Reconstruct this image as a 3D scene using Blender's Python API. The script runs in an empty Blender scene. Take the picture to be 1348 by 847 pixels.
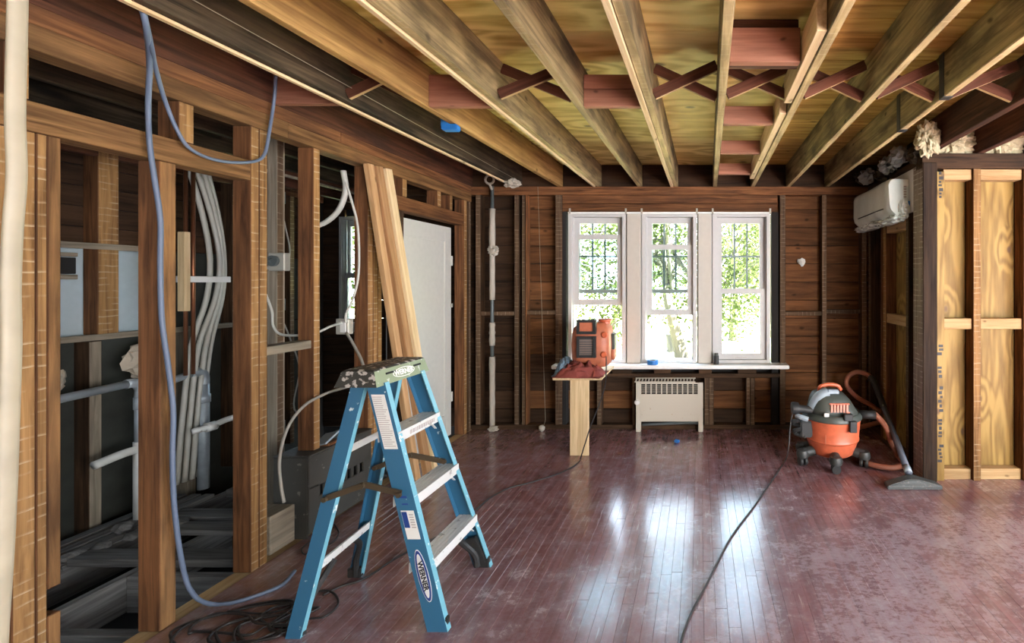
import bpy, bmesh, math, random
from mathutils import Vector, Matrix, noise

R = random.Random(7)
S = bpy.context.scene
COL = S.collection

# ------------------------------------------------------------------ camera, light, exposure
F_PX, VX, VY, EYE = 600.0, 921.0, 371.0, 1.585
cam_d = bpy.data.cameras.new('camera')
cam = bpy.data.objects.new('camera', cam_d)
COL.objects.link(cam)
cam.location = (0, 0, EYE)
cam.rotation_euler = (math.pi / 2, 0, 0)
cam_d.sensor_width = 36
cam_d.lens = 36 * F_PX / 1348
cam_d.shift_x = -(VX - 674) / 1348
cam_d.shift_y = -(423.5 - VY) / 1348
cam_d.clip_start = 0.05
cam_d.clip_end = 300
S.camera = cam

world = bpy.data.worlds.new('world')
S.world = world
world.use_nodes = True
wn = world.node_tree
wn.nodes.clear()
w_out = wn.nodes.new('ShaderNodeOutputWorld')
w_bg = wn.nodes.new('ShaderNodeBackground')
w_tc = wn.nodes.new('ShaderNodeTexCoord')
w_sep = wn.nodes.new('ShaderNodeSeparateXYZ')
w_rmp = wn.nodes.new('ShaderNodeValToRGB')
wn.links.new(w_tc.outputs['Generated'], w_sep.inputs[0])
wn.links.new(w_sep.outputs['Z'], w_rmp.inputs[0])
w_rmp.color_ramp.elements[0].color = (0.80, 0.90, 1.0, 1)
w_rmp.color_ramp.elements[1].color = (0.50, 0.72, 1.0, 1)
wn.links.new(w_rmp.outputs[0], w_bg.inputs[0])
w_bg.inputs[1].default_value = 8.0
wn.links.new(w_bg.outputs[0], w_out.inputs[0])

sun_d = bpy.data.lights.new('sun', 'SUN')
sun_d.energy = 170.0
sun_d.angle = math.radians(0.6)
sun_d.color = (1.0, 0.95, 0.86)
sun = bpy.data.objects.new('sun', sun_d)
COL.objects.link(sun)
sun.rotation_euler = Vector((-0.75, 0.22, -1.0)).to_track_quat('-Z', 'Y').to_euler()


def area(name, loc, target, sx, sy, power, color):
    d = bpy.data.lights.new(name, 'AREA')
    d.shape = 'RECTANGLE'
    d.size, d.size_y, d.energy, d.color = sx, sy, power, color
    o = bpy.data.objects.new(name, d)
    COL.objects.link(o)
    o.location = loc
    o.rotation_euler = (Vector(target) - Vector(loc)).to_track_quat('-Z', 'Y').to_euler()
    return o


# added fill lamps at openings made for them in unseen rear and side walls
area('fill_rear', (3.1, -2.44, 1.35), (0.6, 3.2, 2.6), 1.6, 2.0, 95, (1.0, 0.93, 0.82))
area('fill_side_rear', (4.34, -1.3, 1.4), (-1.0, 2.6, 2.4), 1.6, 1.8, 85, (1.0, 0.95, 0.87))
area('fill_side', (4.34, 0.9, 1.4), (-0.5, 2.2, 2.2), 1.6, 1.8, 60, (0.86, 0.91, 1.0))
area('fill_stripped_room', (-3.3, 0.72, 1.5), (-3.5, 4, 0.6), 0.8, 1.0, 7, (0.75, 0.87, 1.0))  # added bluish fill for the stripped room; the partition here has no window

S.view_settings.view_transform = 'Standard'
S.view_settings.look = 'None'
S.view_settings.gamma = 1.0
S.view_settings.use_curve_mapping = False
S.view_settings.exposure = 0.86
S.cycles.use_denoising = True
S.cycles.caustics_reflective = False
S.cycles.caustics_refractive = False
S.cycles.sample_clamp_indirect = 6.0

# ------------------------------------------------------------------ projection helpers (photo measurements -> metres)
def P(px, py, Y):
    s = F_PX / Y
    return Vector(((px - VX) / s, Y, EYE - (py - VY) / s))


def G(px, py, z=0.0):
    s = (py - VY) / (EYE - z)
    return Vector(((px - VX) / s, F_PX / s, z))


# ------------------------------------------------------------------ object helpers
WM = {}


def put(o, mw, parent=None):
    COL.objects.link(o)
    o.matrix_basis = mw
    WM[o.name] = mw.copy()
    if parent is not None:
        o.parent = parent
        o.matrix_parent_inverse = WM[parent.name].inverted()
    return o


def empty(name, loc=(0, 0, 0), parent=None):
    o = bpy.data.objects.new(name, None)
    o.empty_display_size = 0.1
    return put(o, Matrix.Translation(Vector(loc)), parent)


def tag(o, label, cat, group=None):
    o['label'] = label
    o['category'] = cat
    if group:
        o['group'] = group
    return o


def thing(name, loc, label, cat, group=None):
    return tag(empty(name, loc), label, cat, group)


def struct(name, loc=(0, 0, 0)):
    o = empty(name, loc)
    o['kind'] = 'structure'
    return o


def obj(name, verts, faces, mat, parent=None, mw=None, smooth=False, fmat=None):
    me = bpy.data.meshes.new(name)
    me.from_pydata([tuple(v) for v in verts], [], faces)
    mats = mat if isinstance(mat, (list, tuple)) else [mat]
    for m in mats:
        me.materials.append(m)
    if fmat:
        for i, k in enumerate(fmat):
            me.polygons[i].material_index = k
    if smooth:
        me.polygons.foreach_set('use_smooth', [True] * len(me.polygons))
    me.update()
    o = bpy.data.objects.new(name, me)
    return put(o, mw if mw is not None else Matrix.Identity(4), parent)


def from_bm(name, bm, mat, parent=None, mw=None, smooth=False):
    me = bpy.data.meshes.new(name)
    bmesh.ops.recalc_face_normals(bm, faces=bm.faces)
    bm.to_mesh(me)
    bm.free()
    for m in (mat if isinstance(mat, (list, tuple)) else [mat]):
        me.materials.append(m)
    if smooth:
        me.polygons.foreach_set('use_smooth', [True] * len(me.polygons))
        try:
            me.set_sharp_from_angle(angle=math.radians(40))
        except Exception:
            pass
    o = bpy.data.objects.new(name, me)
    return put(o, mw if mw is not None else Matrix.Identity(4), parent)


BOXCACHE = {}


def box_mesh(L, W, H, bev, mats, lath_axis):
    """A board lying along local X, chamfered, optionally with a second material on one side."""
    key = (round(L, 4), round(W, 4), round(H, 4), round(bev, 4), tuple(m.name for m in mats), lath_axis)
    if key in BOXCACHE:
        return BOXCACHE[key]
    bm = bmesh.new()
    bmesh.ops.create_cube(bm, size=1.0)
    for v in bm.verts:
        v.co = Vector((v.co.x * L, v.co.y * W, v.co.z * H))
    if bev > 0:
        bmesh.ops.bevel(bm, geom=list(bm.edges), offset=min(bev, 0.3 * min(L, W, H)), segments=1, affect='EDGES')
    bm.normal_update()
    if lath_axis is not None and len(mats) > 1:
        d = Vector(lath_axis)
        for f in bm.faces:
            if f.normal.dot(d) > 0.9:
                f.material_index = 1
    me = bpy.data.meshes.new('board')
    bm.to_mesh(me)
    bm.free()
    for m in mats:
        me.materials.append(m)
    BOXCACHE[key] = me
    return me


ROT = {
    'X': Matrix.Identity(4),
    'Y': Matrix.Rotation(math.pi / 2, 4, 'Z'),
    'Z': Matrix.Rotation(-math.pi / 2, 4, 'Y'),
}


def box(name, xr, yr, zr, mat, parent=None, bev=0.003, axis=None, lath=None, tilt=0.0):
    sx, sy, sz = xr[1] - xr[0], yr[1] - yr[0], zr[1] - zr[0]
    if axis is None:
        axis = 'XYZ'[[sx, sy, sz].index(max(sx, sy, sz))]
    L, W, H = {'X': (sx, sy, sz), 'Y': (sy, sx, sz), 'Z': (sz, sy, sx)}[axis]
    r = ROT[axis]
    mats = mat if isinstance(mat, (list, tuple)) else [mat]
    la = None
    if lath is not None:
        la = tuple(round(c, 3) for c in (r.to_3x3().inverted() @ Vector(lath)))
    me = box_mesh(L, W, H, bev, mats, la)
    o = bpy.data.objects.new(name, me)
    c = Vector(((xr[0] + xr[1]) / 2, (yr[0] + yr[1]) / 2, (zr[0] + zr[1]) / 2))
    m = Matrix.Translation(c) @ r
    if tilt:
        m = m @ Matrix.Rotation(tilt, 4, 'Z')
    return put(o, m, parent)


def frame_from(p0, p1, up=(0, 0, 1)):
    p0, p1 = Vector(p0), Vector(p1)
    x = (p1 - p0).normalized()
    u = Vector(up)
    if abs(x.dot(u.normalized())) > 0.98:
        u = Vector((1, 0, 0))
    y = u.cross(x).normalized()
    z = x.cross(y).normalized()
    m = Matrix((x, y, z)).transposed().to_4x4()
    m.translation = (p0 + p1) / 2
    return m, (p1 - p0).length


def beam(name, p0, p1, w, h, mat, parent=None, up=(0, 0, 1), bev=0.003, lath=None):
    """A board from p0 to p1; w across, h along 'up'."""
    m, L = frame_from(p0, p1, up)
    mats = mat if isinstance(mat, (list, tuple)) else [mat]
    la = None
    if lath is not None:
        v = m.to_3x3().inverted() @ Vector(lath)
        k = max(range(3), key=lambda i: abs(v[i]))
        la = [0, 0, 0]
        la[k] = 1 if v[k] > 0 else -1
        la = tuple(la)
    me = box_mesh(L, w, h, bev, mats, la)
    o = bpy.data.objects.new(name, me)
    return put(o, m, parent)


def catmull(pts, n=6):
    pts = [Vector(p) for p in pts]
    if len(pts) < 3:
        return pts
    q = [pts[0] * 2 - pts[1]] + pts + [pts[-1] * 2 - pts[-2]]
    out = []
    for i in range(1, len(q) - 2):
        a, b, c, d = q[i - 1], q[i], q[i + 1], q[i + 2]
        for k in range(n):
            t = k / n
            out.append(0.5 * ((2 * b) + (c - a) * t + (2 * a - 5 * b + 4 * c - d) * t * t + (3 * b - a - 3 * c + d) * t ** 3))
    out.append(pts[-1])
    return out


def tube_geo(pts, r, sides=8, radii=None, flat=None):
    n = len(pts)
    vs, fs = [], []
    t0 = (pts[1] - pts[0]).normalized()
    u = Vector((0, 0, 1)) if abs(t0.z) < 0.9 else Vector((1, 0, 0))
    u = (u - t0 * u.dot(t0)).normalized()
    for i in range(n):
        t = (pts[min(i + 1, n - 1)] - pts[max(i - 1, 0)])
        t = t.normalized() if t.length > 1e-9 else t0
        u = u - t * u.dot(t)
        u = u.normalized() if u.length > 1e-6 else t.orthogonal().normalized()
        v = t.cross(u)
        rr = radii[i] if radii else r
        for k in range(sides):
            a = 2 * math.pi * k / sides
            ca, sa = math.cos(a), math.sin(a)
            if flat:
                ca, sa = ca * flat[0], sa * flat[1]
            vs.append(pts[i] + (u * ca + v * sa) * rr)
    for i in range(n - 1):
        for k in range(sides):
            a, b = i * sides + k, i * sides + (k + 1) % sides
            fs.append((a, b, b + sides, a + sides))
    fs.append(tuple(range(sides))[::-1])
    fs.append(tuple((n - 1) * sides + k for k in range(sides)))
    return vs, fs


def tube(name, pts, r, mat, parent=None, sides=8, n=6, curve=True, radii=None, flat=None):
    pp = catmull(pts, n) if curve else [Vector(p) for p in pts]
    vs, fs = tube_geo(pp, r, sides, radii, flat)
    c = sum(pp, Vector()) / len(pp)
    o = obj(name, [v - c for v in vs], fs, mat, parent, Matrix.Translation(c), smooth=True)
    return o


def lathe_geo(prof, seg=28, mw=None):
    vs, fs = [], []
    for r, z in prof:
        for k in range(seg):
            a = 2 * math.pi * k / seg
            v = Vector((r * math.cos(a), r * math.sin(a), z))
            vs.append(mw @ v if mw else v)
    for i in range(len(prof) - 1):
        for k in range(seg):
            a, b = i * seg + k, i * seg + (k + 1) % seg
            fs.append((a, b, b + seg, a + seg))
    fs.append(tuple(range(seg))[::-1])
    fs.append(tuple((len(prof) - 1) * seg + k for k in range(seg)))
    return vs, fs


def lathe(name, prof, mat, parent=None, mw=None, seg=28):
    vs, fs = lathe_geo(prof, seg)
    bm = bmesh.new()
    bv = [bm.verts.new(v) for v in vs]
    for f in fs:
        try:
            bm.faces.new([bv[i] for i in f])
        except ValueError:
            pass
    return from_bm(name, bm, mat, parent, mw, smooth=True)


class MB:
    """collects shapes for one part"""

    def __init__(self):
        self.bm = bmesh.new()

    def add(self, vs, fs):
        bv = [self.bm.verts.new(v) for v in vs]
        for f in fs:
            try:
                self.bm.faces.new([bv[i] for i in f])
            except ValueError:
                pass
        return self

    def box(self, xr, yr, zr, bev=0.0, mw=None):
        b = bmesh.new()
        bmesh.ops.create_cube(b, size=1.0)
        for v in b.verts:
            v.co = Vector((xr[0] + (v.co.x + .5) * (xr[1] - xr[0]), yr[0] + (v.co.y + .5) * (yr[1] - yr[0]), zr[0] + (v.co.z + .5) * (zr[1] - zr[0])))
        if bev:
            bmesh.ops.bevel(b, geom=list(b.edges), offset=bev, segments=2, affect='EDGES')
        b.verts.ensure_lookup_table()
        vs = [(mw @ v.co) if mw else v.co.copy() for v in b.verts]
        b.verts.index_update()
        fs = [[v.index for v in f.verts] for f in b.faces]
        b.free()
        return self.add(vs, fs)

    def beam(self, p0, p1, w, h, up=(0, 0, 1), bev=0.0):
        m, L = frame_from(p0, p1, up)
        return self.box((-L / 2, L / 2), (-w / 2, w / 2), (-h / 2, h / 2), bev, m)

    def tube(self, pts, r, sides=8, n=6, curve=True):
        pp = catmull(pts, n) if curve else [Vector(p) for p in pts]
        return self.add(*tube_geo(pp, r, sides))

    def lathe(self, prof, mw=None, seg=20):
        return self.add(*lathe_geo(prof, seg, mw))

    def build(self, name, mat, parent=None, smooth=False, mw=None):
        return from_bm(name, self.bm, mat, parent, mw, smooth)


def blob(name, loc, size, mat, parent=None, sub=3, amp=0.25, freq=3.0, seed=0.0, flat_bottom=None, ridged=False):
    bm = bmesh.new()
    bmesh.ops.create_icosphere(bm, subdivisions=sub, radius=1.0)
    off = Vector((seed * 7.3, seed * 3.1, seed * 1.7))
    for v in bm.verts:
        n = noise.fractal(v.co * freq + off, 0.8, 2.1, 4)
        if ridged:
            n = 0.5 - abs(n) * 1.6
        d = v.co * (1 + amp * n)
        v.co = Vector((d.x * size[0], d.y * size[1], d.z * size[2]))
        if flat_bottom is not None and v.co.z < flat_bottom:
            v.co.z = flat_bottom
    return from_bm(name, bm, mat, parent, Matrix.Translation(Vector(loc)), smooth=True)


# ------------------------------------------------------------------ materials
def newmat(name):
    m = bpy.data.materials.new(name)
    m.use_nodes = True
    nt = m.node_tree
    b = nt.nodes['Principled BSDF']
    return m, nt, b


def col(c):
    return (c[0], c[1], c[2], 1)


def plain(name, c, rough=0.6, metal=0.0, spots=None, spot_scale=25, spot_amt=0.62, bump=0.0, bump_scale=40, var=0.0, spec=0.5, coat=0.0):
    m, nt, b = newmat(name)
    b.inputs['Roughness'].default_value = rough
    b.inputs['Metallic'].default_value = metal
    b.inputs['Specular IOR Level'].default_value = spec
    b.inputs['Coat Weight'].default_value = coat
    tc = nt.nodes.new('ShaderNodeTexCoord')
    nz = nt.nodes.new('ShaderNodeTexNoise')
    nz.inputs['Scale'].default_value = spot_scale
    nz.inputs['Detail'].default_value = 4
    nt.links.new(tc.outputs['Object'], nz.inputs['Vector'])
    rp = nt.nodes.new('ShaderNodeValToRGB')
    if spots:
        rp.color_ramp.elements[0].position = spot_amt
        rp.color_ramp.elements[1].position = spot_amt + 0.04
        rp.color_ramp.elements[0].color = col(c)
        rp.color_ramp.elements[1].color = col(spots)
    else:
        k = 0.03 + var
        rp.color_ramp.elements[0].color = col([x * (1 - k) for x in c])
        rp.color_ramp.elements[1].color = col([min(1, x * (1 + k)) for x in c])
        rp.color_ramp.elements[0].position = 0.3
        rp.color_ramp.elements[1].position = 0.7
    nt.links.new(nz.outputs[0], rp.inputs[0])
    nt.links.new(rp.outputs[0], b.inputs['Base Color'])
    if bump:
        n2 = nt.nodes.new('ShaderNodeTexNoise')
        n2.inputs['Scale'].default_value = bump_scale
        n2.inputs['Detail'].default_value = 3
        nt.links.new(tc.outputs['Object'], n2.inputs['Vector'])
        bp = nt.nodes.new('ShaderNodeBump')
        bp.inputs['Strength'].default_value = bump
        bp.inputs['Distance'].default_value = 0.01
        nt.links.new(n2.outputs[0], bp.inputs['Height'])
        nt.links.new(bp.outputs[0], b.inputs['Normal'])
    return m


def flat2d(nt, src):
    """(x along the board, y + z across it): a board is thin one way, so this lays a 2-D pattern on its face"""
    sp = nt.nodes.new('ShaderNodeSeparateXYZ'); cb = nt.nodes.new('ShaderNodeCombineXYZ'); ad = nt.nodes.new('ShaderNodeMath')
    nt.links.new(src, sp.inputs[0]); nt.links.new(sp.outputs['Y'], ad.inputs[0]); nt.links.new(sp.outputs['Z'], ad.inputs[1])
    nt.links.new(sp.outputs['X'], cb.inputs[0]); nt.links.new(ad.outputs[0], cb.inputs[1])
    return cb.outputs[0]


def wood(name, c1, c2, scale=(1.2, 22, 22), rough=0.75, lath=None, lath_amt=0.55, knots=None, dirt=None, dirt_amt=0.5, var=0.25, period=0.043, saw=0.0):
    """Sawn timber: grain along the board, random tone per board; lath = pale plaster lines left where laths were nailed."""
    m, nt, b = newmat(name)
    N, L = nt.nodes.new, nt.links.new
    b.inputs['Roughness'].default_value = rough
    b.inputs['Specular IOR Level'].default_value = 0.14
    tc = N('ShaderNodeTexCoord')
    oi = N('ShaderNodeObjectInfo')
    mul = N('ShaderNodeMath'); mul.operation = 'MULTIPLY'; mul.inputs[1].default_value = 37.0
    L(oi.outputs['Random'], mul.inputs[0])
    add = N('ShaderNodeVectorMath'); add.operation = 'ADD'
    L(tc.outputs['Object'], add.inputs[0]); L(mul.outputs[0], add.inputs[1])
    mp = N('ShaderNodeVectorMath'); mp.operation = 'MULTIPLY'
    mp.inputs[1].default_value = scale
    L(add.outputs[0], mp.inputs[0])
    nz = N('ShaderNodeTexNoise')
    nz.inputs['Scale'].default_value = 1.6; nz.inputs['Detail'].default_value = 7; nz.inputs['Roughness'].default_value = 0.6; nz.inputs['Distortion'].default_value = 0.6
    L(mp.outputs[0], nz.inputs['Vector'])
    rp = N('ShaderNodeValToRGB')
    rp.color_ramp.elements[0].position = 0.30; rp.color_ramp.elements[0].color = col(c1)
    rp.color_ramp.elements[1].position = 0.68; rp.color_ramp.elements[1].color = col(c2)
    L(nz.outputs[0], rp.inputs[0])
    out = rp.outputs[0]

    def mix(fac, a, colb, blend='MIX'):
        x = N('ShaderNodeMix'); x.data_type = 'RGBA'; x.blend_type = blend
        L(fac, x.inputs['Factor']) if not isinstance(fac, float) else setattr(x.inputs['Factor'], 'default_value', fac)
        L(a, x.inputs['A'])
        if isinstance(colb, (tuple, list)):
            x.inputs['B'].default_value = col(colb)
        else:
            L(colb, x.inputs['B'])
        return x.outputs['Result']

    if dirt:
        n2 = N('ShaderNodeTexNoise'); n2.inputs['Scale'].default_value = 3.0; n2.inputs['Detail'].default_value = 6
        ms = N('ShaderNodeVectorMath'); ms.operation = 'MULTIPLY'; ms.inputs[1].default_value = (1, 3, 3)
        L(add.outputs[0], ms.inputs[0]); L(ms.outputs[0], n2.inputs['Vector'])
        r2 = N('ShaderNodeValToRGB'); r2.color_ramp.elements[0].position = 0.45; r2.color_ramp.elements[1].position = 0.65
        r2.color_ramp.elements[1].color = (dirt_amt,) * 3 + (1,)
        L(n2.outputs[0], r2.inputs[0])
        out = mix(r2.outputs[0], out, dirt)
    if knots:
        vo = N('ShaderNodeTexVoronoi'); vo.inputs['Scale'].default_value = knots
        mk = N('ShaderNodeVectorMath'); mk.operation = 'MULTIPLY'; mk.inputs[1].default_value = (1, 1.9, 1.9)
        L(add.outputs[0], mk.inputs[0])
        nd = N('ShaderNodeTexNoise'); nd.inputs['Scale'].default_value = 5
        L(add.outputs[0], nd.inputs['Vector'])
        sc = N('ShaderNodeVectorMath'); sc.operation = 'SCALE'; sc.inputs['Scale'].default_value = 0.1
        L(nd.outputs['Color'], sc.inputs[0])
        ad2 = N('ShaderNodeVectorMath'); ad2.operation = 'ADD'
        L(mk.outputs[0], ad2.inputs[0]); L(sc.outputs[0], ad2.inputs[1])
        vo.voronoi_dimensions = '2D'; L(flat2d(nt, ad2.outputs[0]), vo.inputs['Vector'])
        r3 = N('ShaderNodeValToRGB')
        r3.color_ramp.elements[0].position = 0.022; r3.color_ramp.elements[0].color = (0.75,) * 3 + (1,)
        r3.color_ramp.elements[1].position = 0.07; r3.color_ramp.elements[1].color = (0, 0, 0, 1)
        L(vo.outputs['Distance'], r3.inputs[0])
        out = mix(r3.outputs[0], out, [x * 0.35 for x in c1])
    if lath:
        sx = N('ShaderNodeSeparateXYZ'); L(tc.outputs['Object'], sx.inputs[0])
        n4 = N('ShaderNodeTexNoise'); n4.inputs['Scale'].default_value = 9
        L(add.outputs[0], n4.inputs['Vector'])
        a = N('ShaderNodeMath'); a.operation = 'MULTIPLY_ADD'; a.inputs[1].default_value = 1 / period
        L(sx.outputs['X'], a.inputs[0])
        n5 = N('ShaderNodeMath'); n5.operation = 'MULTIPLY'; n5.inputs[1].default_value = 0.5; L(n4.outputs[0], n5.inputs[0])
        L(n5.outputs[0], a.inputs[2])
        fr = N('ShaderNodeMath'); fr.operation = 'FRACT'; L(a.outputs[0], fr.inputs[0])
        r4 = N('ShaderNodeValToRGB')
        e = r4.color_ramp.elements
        e[0].position = 0.0; e[0].color = (1, 1, 1, 1)
        e[1].position = 0.22; e[1].color = (0, 0, 0, 1)
        L(fr.outputs[0], r4.inputs[0])
        n6 = N('ShaderNodeTexNoise'); n6.inputs['Scale'].default_value = 14; n6.inputs['Detail'].default_value = 4
        L(add.outputs[0], n6.inputs['Vector'])
        r6 = N('ShaderNodeValToRGB'); r6.color_ramp.elements[0].position = 0.42; r6.color_ramp.elements[1].position = 0.6
        r6.color_ramp.elements[1].color = (lath_amt,) * 3 + (1,)
        L(n6.outputs[0], r6.inputs[0])
        mm = N('ShaderNodeMath'); mm.operation = 'MULTIPLY'
        L(r4.outputs[0], mm.inputs[0]); L(r6.outputs[0], mm.inputs[1])
        out = mix(mm.outputs[0], out, lath)
    hs = N('ShaderNodeHueSaturation')
    vr = N('ShaderNodeMath'); vr.operation = 'MULTIPLY_ADD'; vr.inputs[1].default_value = 2 * var; vr.inputs[2].default_value = 1 - var
    L(oi.outputs['Random'], vr.inputs[0]); L(vr.outputs[0], hs.inputs['Value'])
    L(out, hs.inputs['Color'])
    L(hs.outputs[0], b.inputs['Base Color'])
    bp = N('ShaderNodeBump'); bp.inputs['Strength'].default_value = 0.35; bp.inputs['Distance'].default_value = 0.006
    L(nz.outputs[0], bp.inputs['Height']); L(bp.outputs[0], b.inputs['Normal'])
    return m


def plywood(name, c1, c2, knot=(0.12, 0.06, 0.02), vec_scale=(0.9, 5.5, 5.5), kscale=1.3, knots=True, freq=22.0):
    m, nt, b = newmat(name)
    N, L = nt.nodes.new, nt.links.new
    b.inputs['Roughness'].default_value = 0.6
    b.inputs['Specular IOR Level'].default_value = 0.3
    tc = N('ShaderNodeTexCoord'); oi = N('ShaderNodeObjectInfo')
    mul = N('ShaderNodeMath'); mul.operation = 'MULTIPLY'; mul.inputs[1].default_value = 23.0
    L(oi.outputs['Random'], mul.inputs[0])
    add = N('ShaderNodeVectorMath'); add.operation = 'ADD'
    L(tc.outputs['Object'], add.inputs[0]); L(mul.outputs[0], add.inputs[1])
    # knots pull the rings around them
    vo = N('ShaderNodeTexVoronoi'); vo.inputs['Scale'].default_value = kscale
    mk = N('ShaderNodeVectorMath'); mk.operation = 'MULTIPLY'; mk.inputs[1].default_value = (1, 1.6, 1.6)
    L(add.outputs[0], mk.inputs[0])
    vo.voronoi_dimensions = '2D'; L(flat2d(nt, mk.outputs[0]), vo.inputs['Vector'])
    mp = N('ShaderNodeVectorMath'); mp.operation = 'MULTIPLY'; mp.inputs[1].default_value = vec_scale
    L(add.outputs[0], mp.inputs[0])
    nz = N('ShaderNodeTexNoise'); nz.inputs['Scale'].default_value = 0.9; nz.inputs['Detail'].default_value = 2
    L(mp.outputs[0], nz.inputs['Vector'])
    dsub = N('ShaderNodeMath'); dsub.operation = 'SUBTRACT'; dsub.inputs[0].default_value = 0.35; dsub.use_clamp = True
    L(vo.outputs['Distance'], dsub.inputs[1])
    ring = N('ShaderNodeMath'); ring.operation = 'MULTIPLY_ADD'; ring.inputs[1].default_value = 1.1 if knots else 0.0
    L(dsub.outputs[0], ring.inputs[0]); L(nz.outputs[0], ring.inputs[2])
    mm = N('ShaderNodeMath'); mm.operation = 'MULTIPLY'; mm.inputs[1].default_value = freq
    L(ring.outputs[0], mm.inputs[0])
    sn = N('ShaderNodeMath'); sn.operation = 'SINE'; L(mm.outputs[0], sn.inputs[0])
    mr = N('ShaderNodeMapRange'); mr.inputs['From Min'].default_value = -1; mr.inputs['From Max'].default_value = 1
    L(sn.outputs[0], mr.inputs['Value'])
    fine = N('ShaderNodeTexNoise'); fine.inputs['Scale'].default_value = 6; fine.inputs['Detail'].default_value = 5
    L(mp.outputs[0], fine.inputs['Vector'])
    av = N('ShaderNodeMath'); av.operation = 'MULTIPLY_ADD'; av.inputs[1].default_value = 0.45
    L(mr.outputs[0], av.inputs[0])
    fh = N('ShaderNodeMath'); fh.operation = 'MULTIPLY'; fh.inputs[1].default_value = 0.6; L(fine.outputs[0], fh.inputs[0])
    L(fh.outputs[0], av.inputs[2])
    rp = N('ShaderNodeValToRGB')
    rp.color_ramp.elements[0].position = 0.15; rp.color_ramp.elements[0].color = col(c1)
    rp.color_ramp.elements[1].position = 0.7; rp.color_ramp.elements[1].color = col(c2)
    L(av.outputs[0], rp.inputs[0])
    out = rp.outputs[0]
    if knots:
        r3 = N('ShaderNodeValToRGB')
        r3.color_ramp.elements[0].position = 0.025; r3.color_ramp.elements[0].color = (0.85,) * 3 + (1,)
        r3.color_ramp.elements[1].position = 0.06; r3.color_ramp.elements[1].color = (0, 0, 0, 1)
        L(vo.outputs['Distance'], r3.inputs[0])
        x = N('ShaderNodeMix'); x.data_type = 'RGBA'
        L(r3.outputs[0], x.inputs['Factor']); L(out, x.inputs['A']); x.inputs['B'].default_value = col(knot)
        out = x.outputs['Result']
    L(out, b.inputs['Base Color'])
    return m


LATH = (0.50, 0.40, 0.27)
M = {}
M['stud'] = wood('stud_wood', (0.045, 0.018, 0.008), (0.20, 0.086, 0.034), dirt=(0.04, 0.02, 0.012), dirt_amt=0.45)
M['stud_lath'] = wood('stud_lath_face', (0.135, 0.066, 0.023), (0.37, 0.205, 0.080), lath=LATH, lath_amt=0.75)
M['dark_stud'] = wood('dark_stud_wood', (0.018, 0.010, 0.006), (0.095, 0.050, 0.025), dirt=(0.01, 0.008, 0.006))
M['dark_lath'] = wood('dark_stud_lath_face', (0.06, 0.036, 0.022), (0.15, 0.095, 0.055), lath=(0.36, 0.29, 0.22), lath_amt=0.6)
M['post'] = wood('corner_post_wood', (0.006, 0.003, 0.002), (0.036, 0.021, 0.012), dirt=(0.02, 0.015, 0.012))
M['post_lath'] = wood('corner_post_lath_face', (0.11, 0.085, 0.07), (0.25, 0.20, 0.165), lath=(0.5, 0.46, 0.42), lath_amt=0.7)
M['plate'] = wood('plate_wood', (0.085, 0.040, 0.015), (0.29, 0.152, 0.060), dirt=(0.05, 0.026, 0.014), dirt_amt=0.5)
M['red_beam'] = wood('red_brown_beam', (0.022, 0.009, 0.006), (0.115, 0.045, 0.024), dirt=(0.02, 0.014, 0.014), dirt_amt=0.5)
M['joist'] = wood('joist_wood', (0.085, 0.060, 0.028), (0.30, 0.215, 0.105), dirt=(0.038, 0.027, 0.015), dirt_amt=0.8, knots=2.2, var=0.15)
M['joist_edge'] = wood('joist_edge_wood', (0.20, 0.140, 0.062), (0.50, 0.38, 0.19), dirt=(0.10, 0.07, 0.035), dirt_amt=0.55, lath=(0.5, 0.42, 0.28), lath_amt=0.35, var=0.15)
M['brown_joist'] = wood('brown_joist_wood', (0.17, 0.088, 0.028), (0.40, 0.235, 0.085), dirt=(0.12, 0.06, 0.02), dirt_amt=0.4, knots=2.5, var=0.1)
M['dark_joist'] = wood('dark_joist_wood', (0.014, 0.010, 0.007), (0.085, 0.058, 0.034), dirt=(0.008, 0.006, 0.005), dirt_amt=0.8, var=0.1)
M['new_wood'] = wood('new_pine', (0.48, 0.33, 0.17), (0.72, 0.55, 0.33), knots=2.4, var=0.12)
M['new_wood_aged'] = wood('aged_pine', (0.36, 0.20, 0.09), (0.58, 0.36, 0.18), knots=2.4, var=0.12)
M['lumber_mid'] = wood('reddish_pine', (0.24, 0.125, 0.055), (0.42, 0.24, 0.115), knots=2.4, var=0.05)
M['pink_wood'] = wood('pink_fir', (0.20, 0.082, 0.050), (0.32, 0.145, 0.092), knots=3.0, var=0.12)
M['bridging'] = wood('bridging_wood', (0.055, 0.020, 0.012), (0.135, 0.052, 0.030), var=0.2)
M['bridging_edge'] = wood('bridging_edge_wood', (0.26, 0.16, 0.07), (0.45, 0.30, 0.15), var=0.2)
M['plywood'] = plywood('subfloor_plywood', (0.50, 0.28, 0.050), (0.90, 0.67, 0.25))
M['plank_ceiling'] = wood('subfloor_plank', (0.24, 0.12, 0.026), (0.56, 0.33, 0.095), scale=(1.0, 14, 14), knots=1.8, var=0.22)
M['ply_panel'] = plywood('wall_plywood', (0.135, 0.072, 0.012), (0.30, 0.190, 0.050), knot=(0.10, 0.055, 0.03), kscale=1.7, vec_scale=(0.8, 7.0, 7.0), freq=34.0)
M['block'] = wood('pale_blocking', (0.28, 0.165, 0.070), (0.44, 0.30, 0.15), knots=2.6, var=0.1)
M['sheathing'] = wood('sheathing_board', (0.056, 0.023, 0.009), (0.185, 0.080, 0.030), scale=(1.0, 12, 12), knots=2.0, dirt=(0.05, 0.024, 0.012), dirt_amt=0.4, var=0.3)
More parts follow.
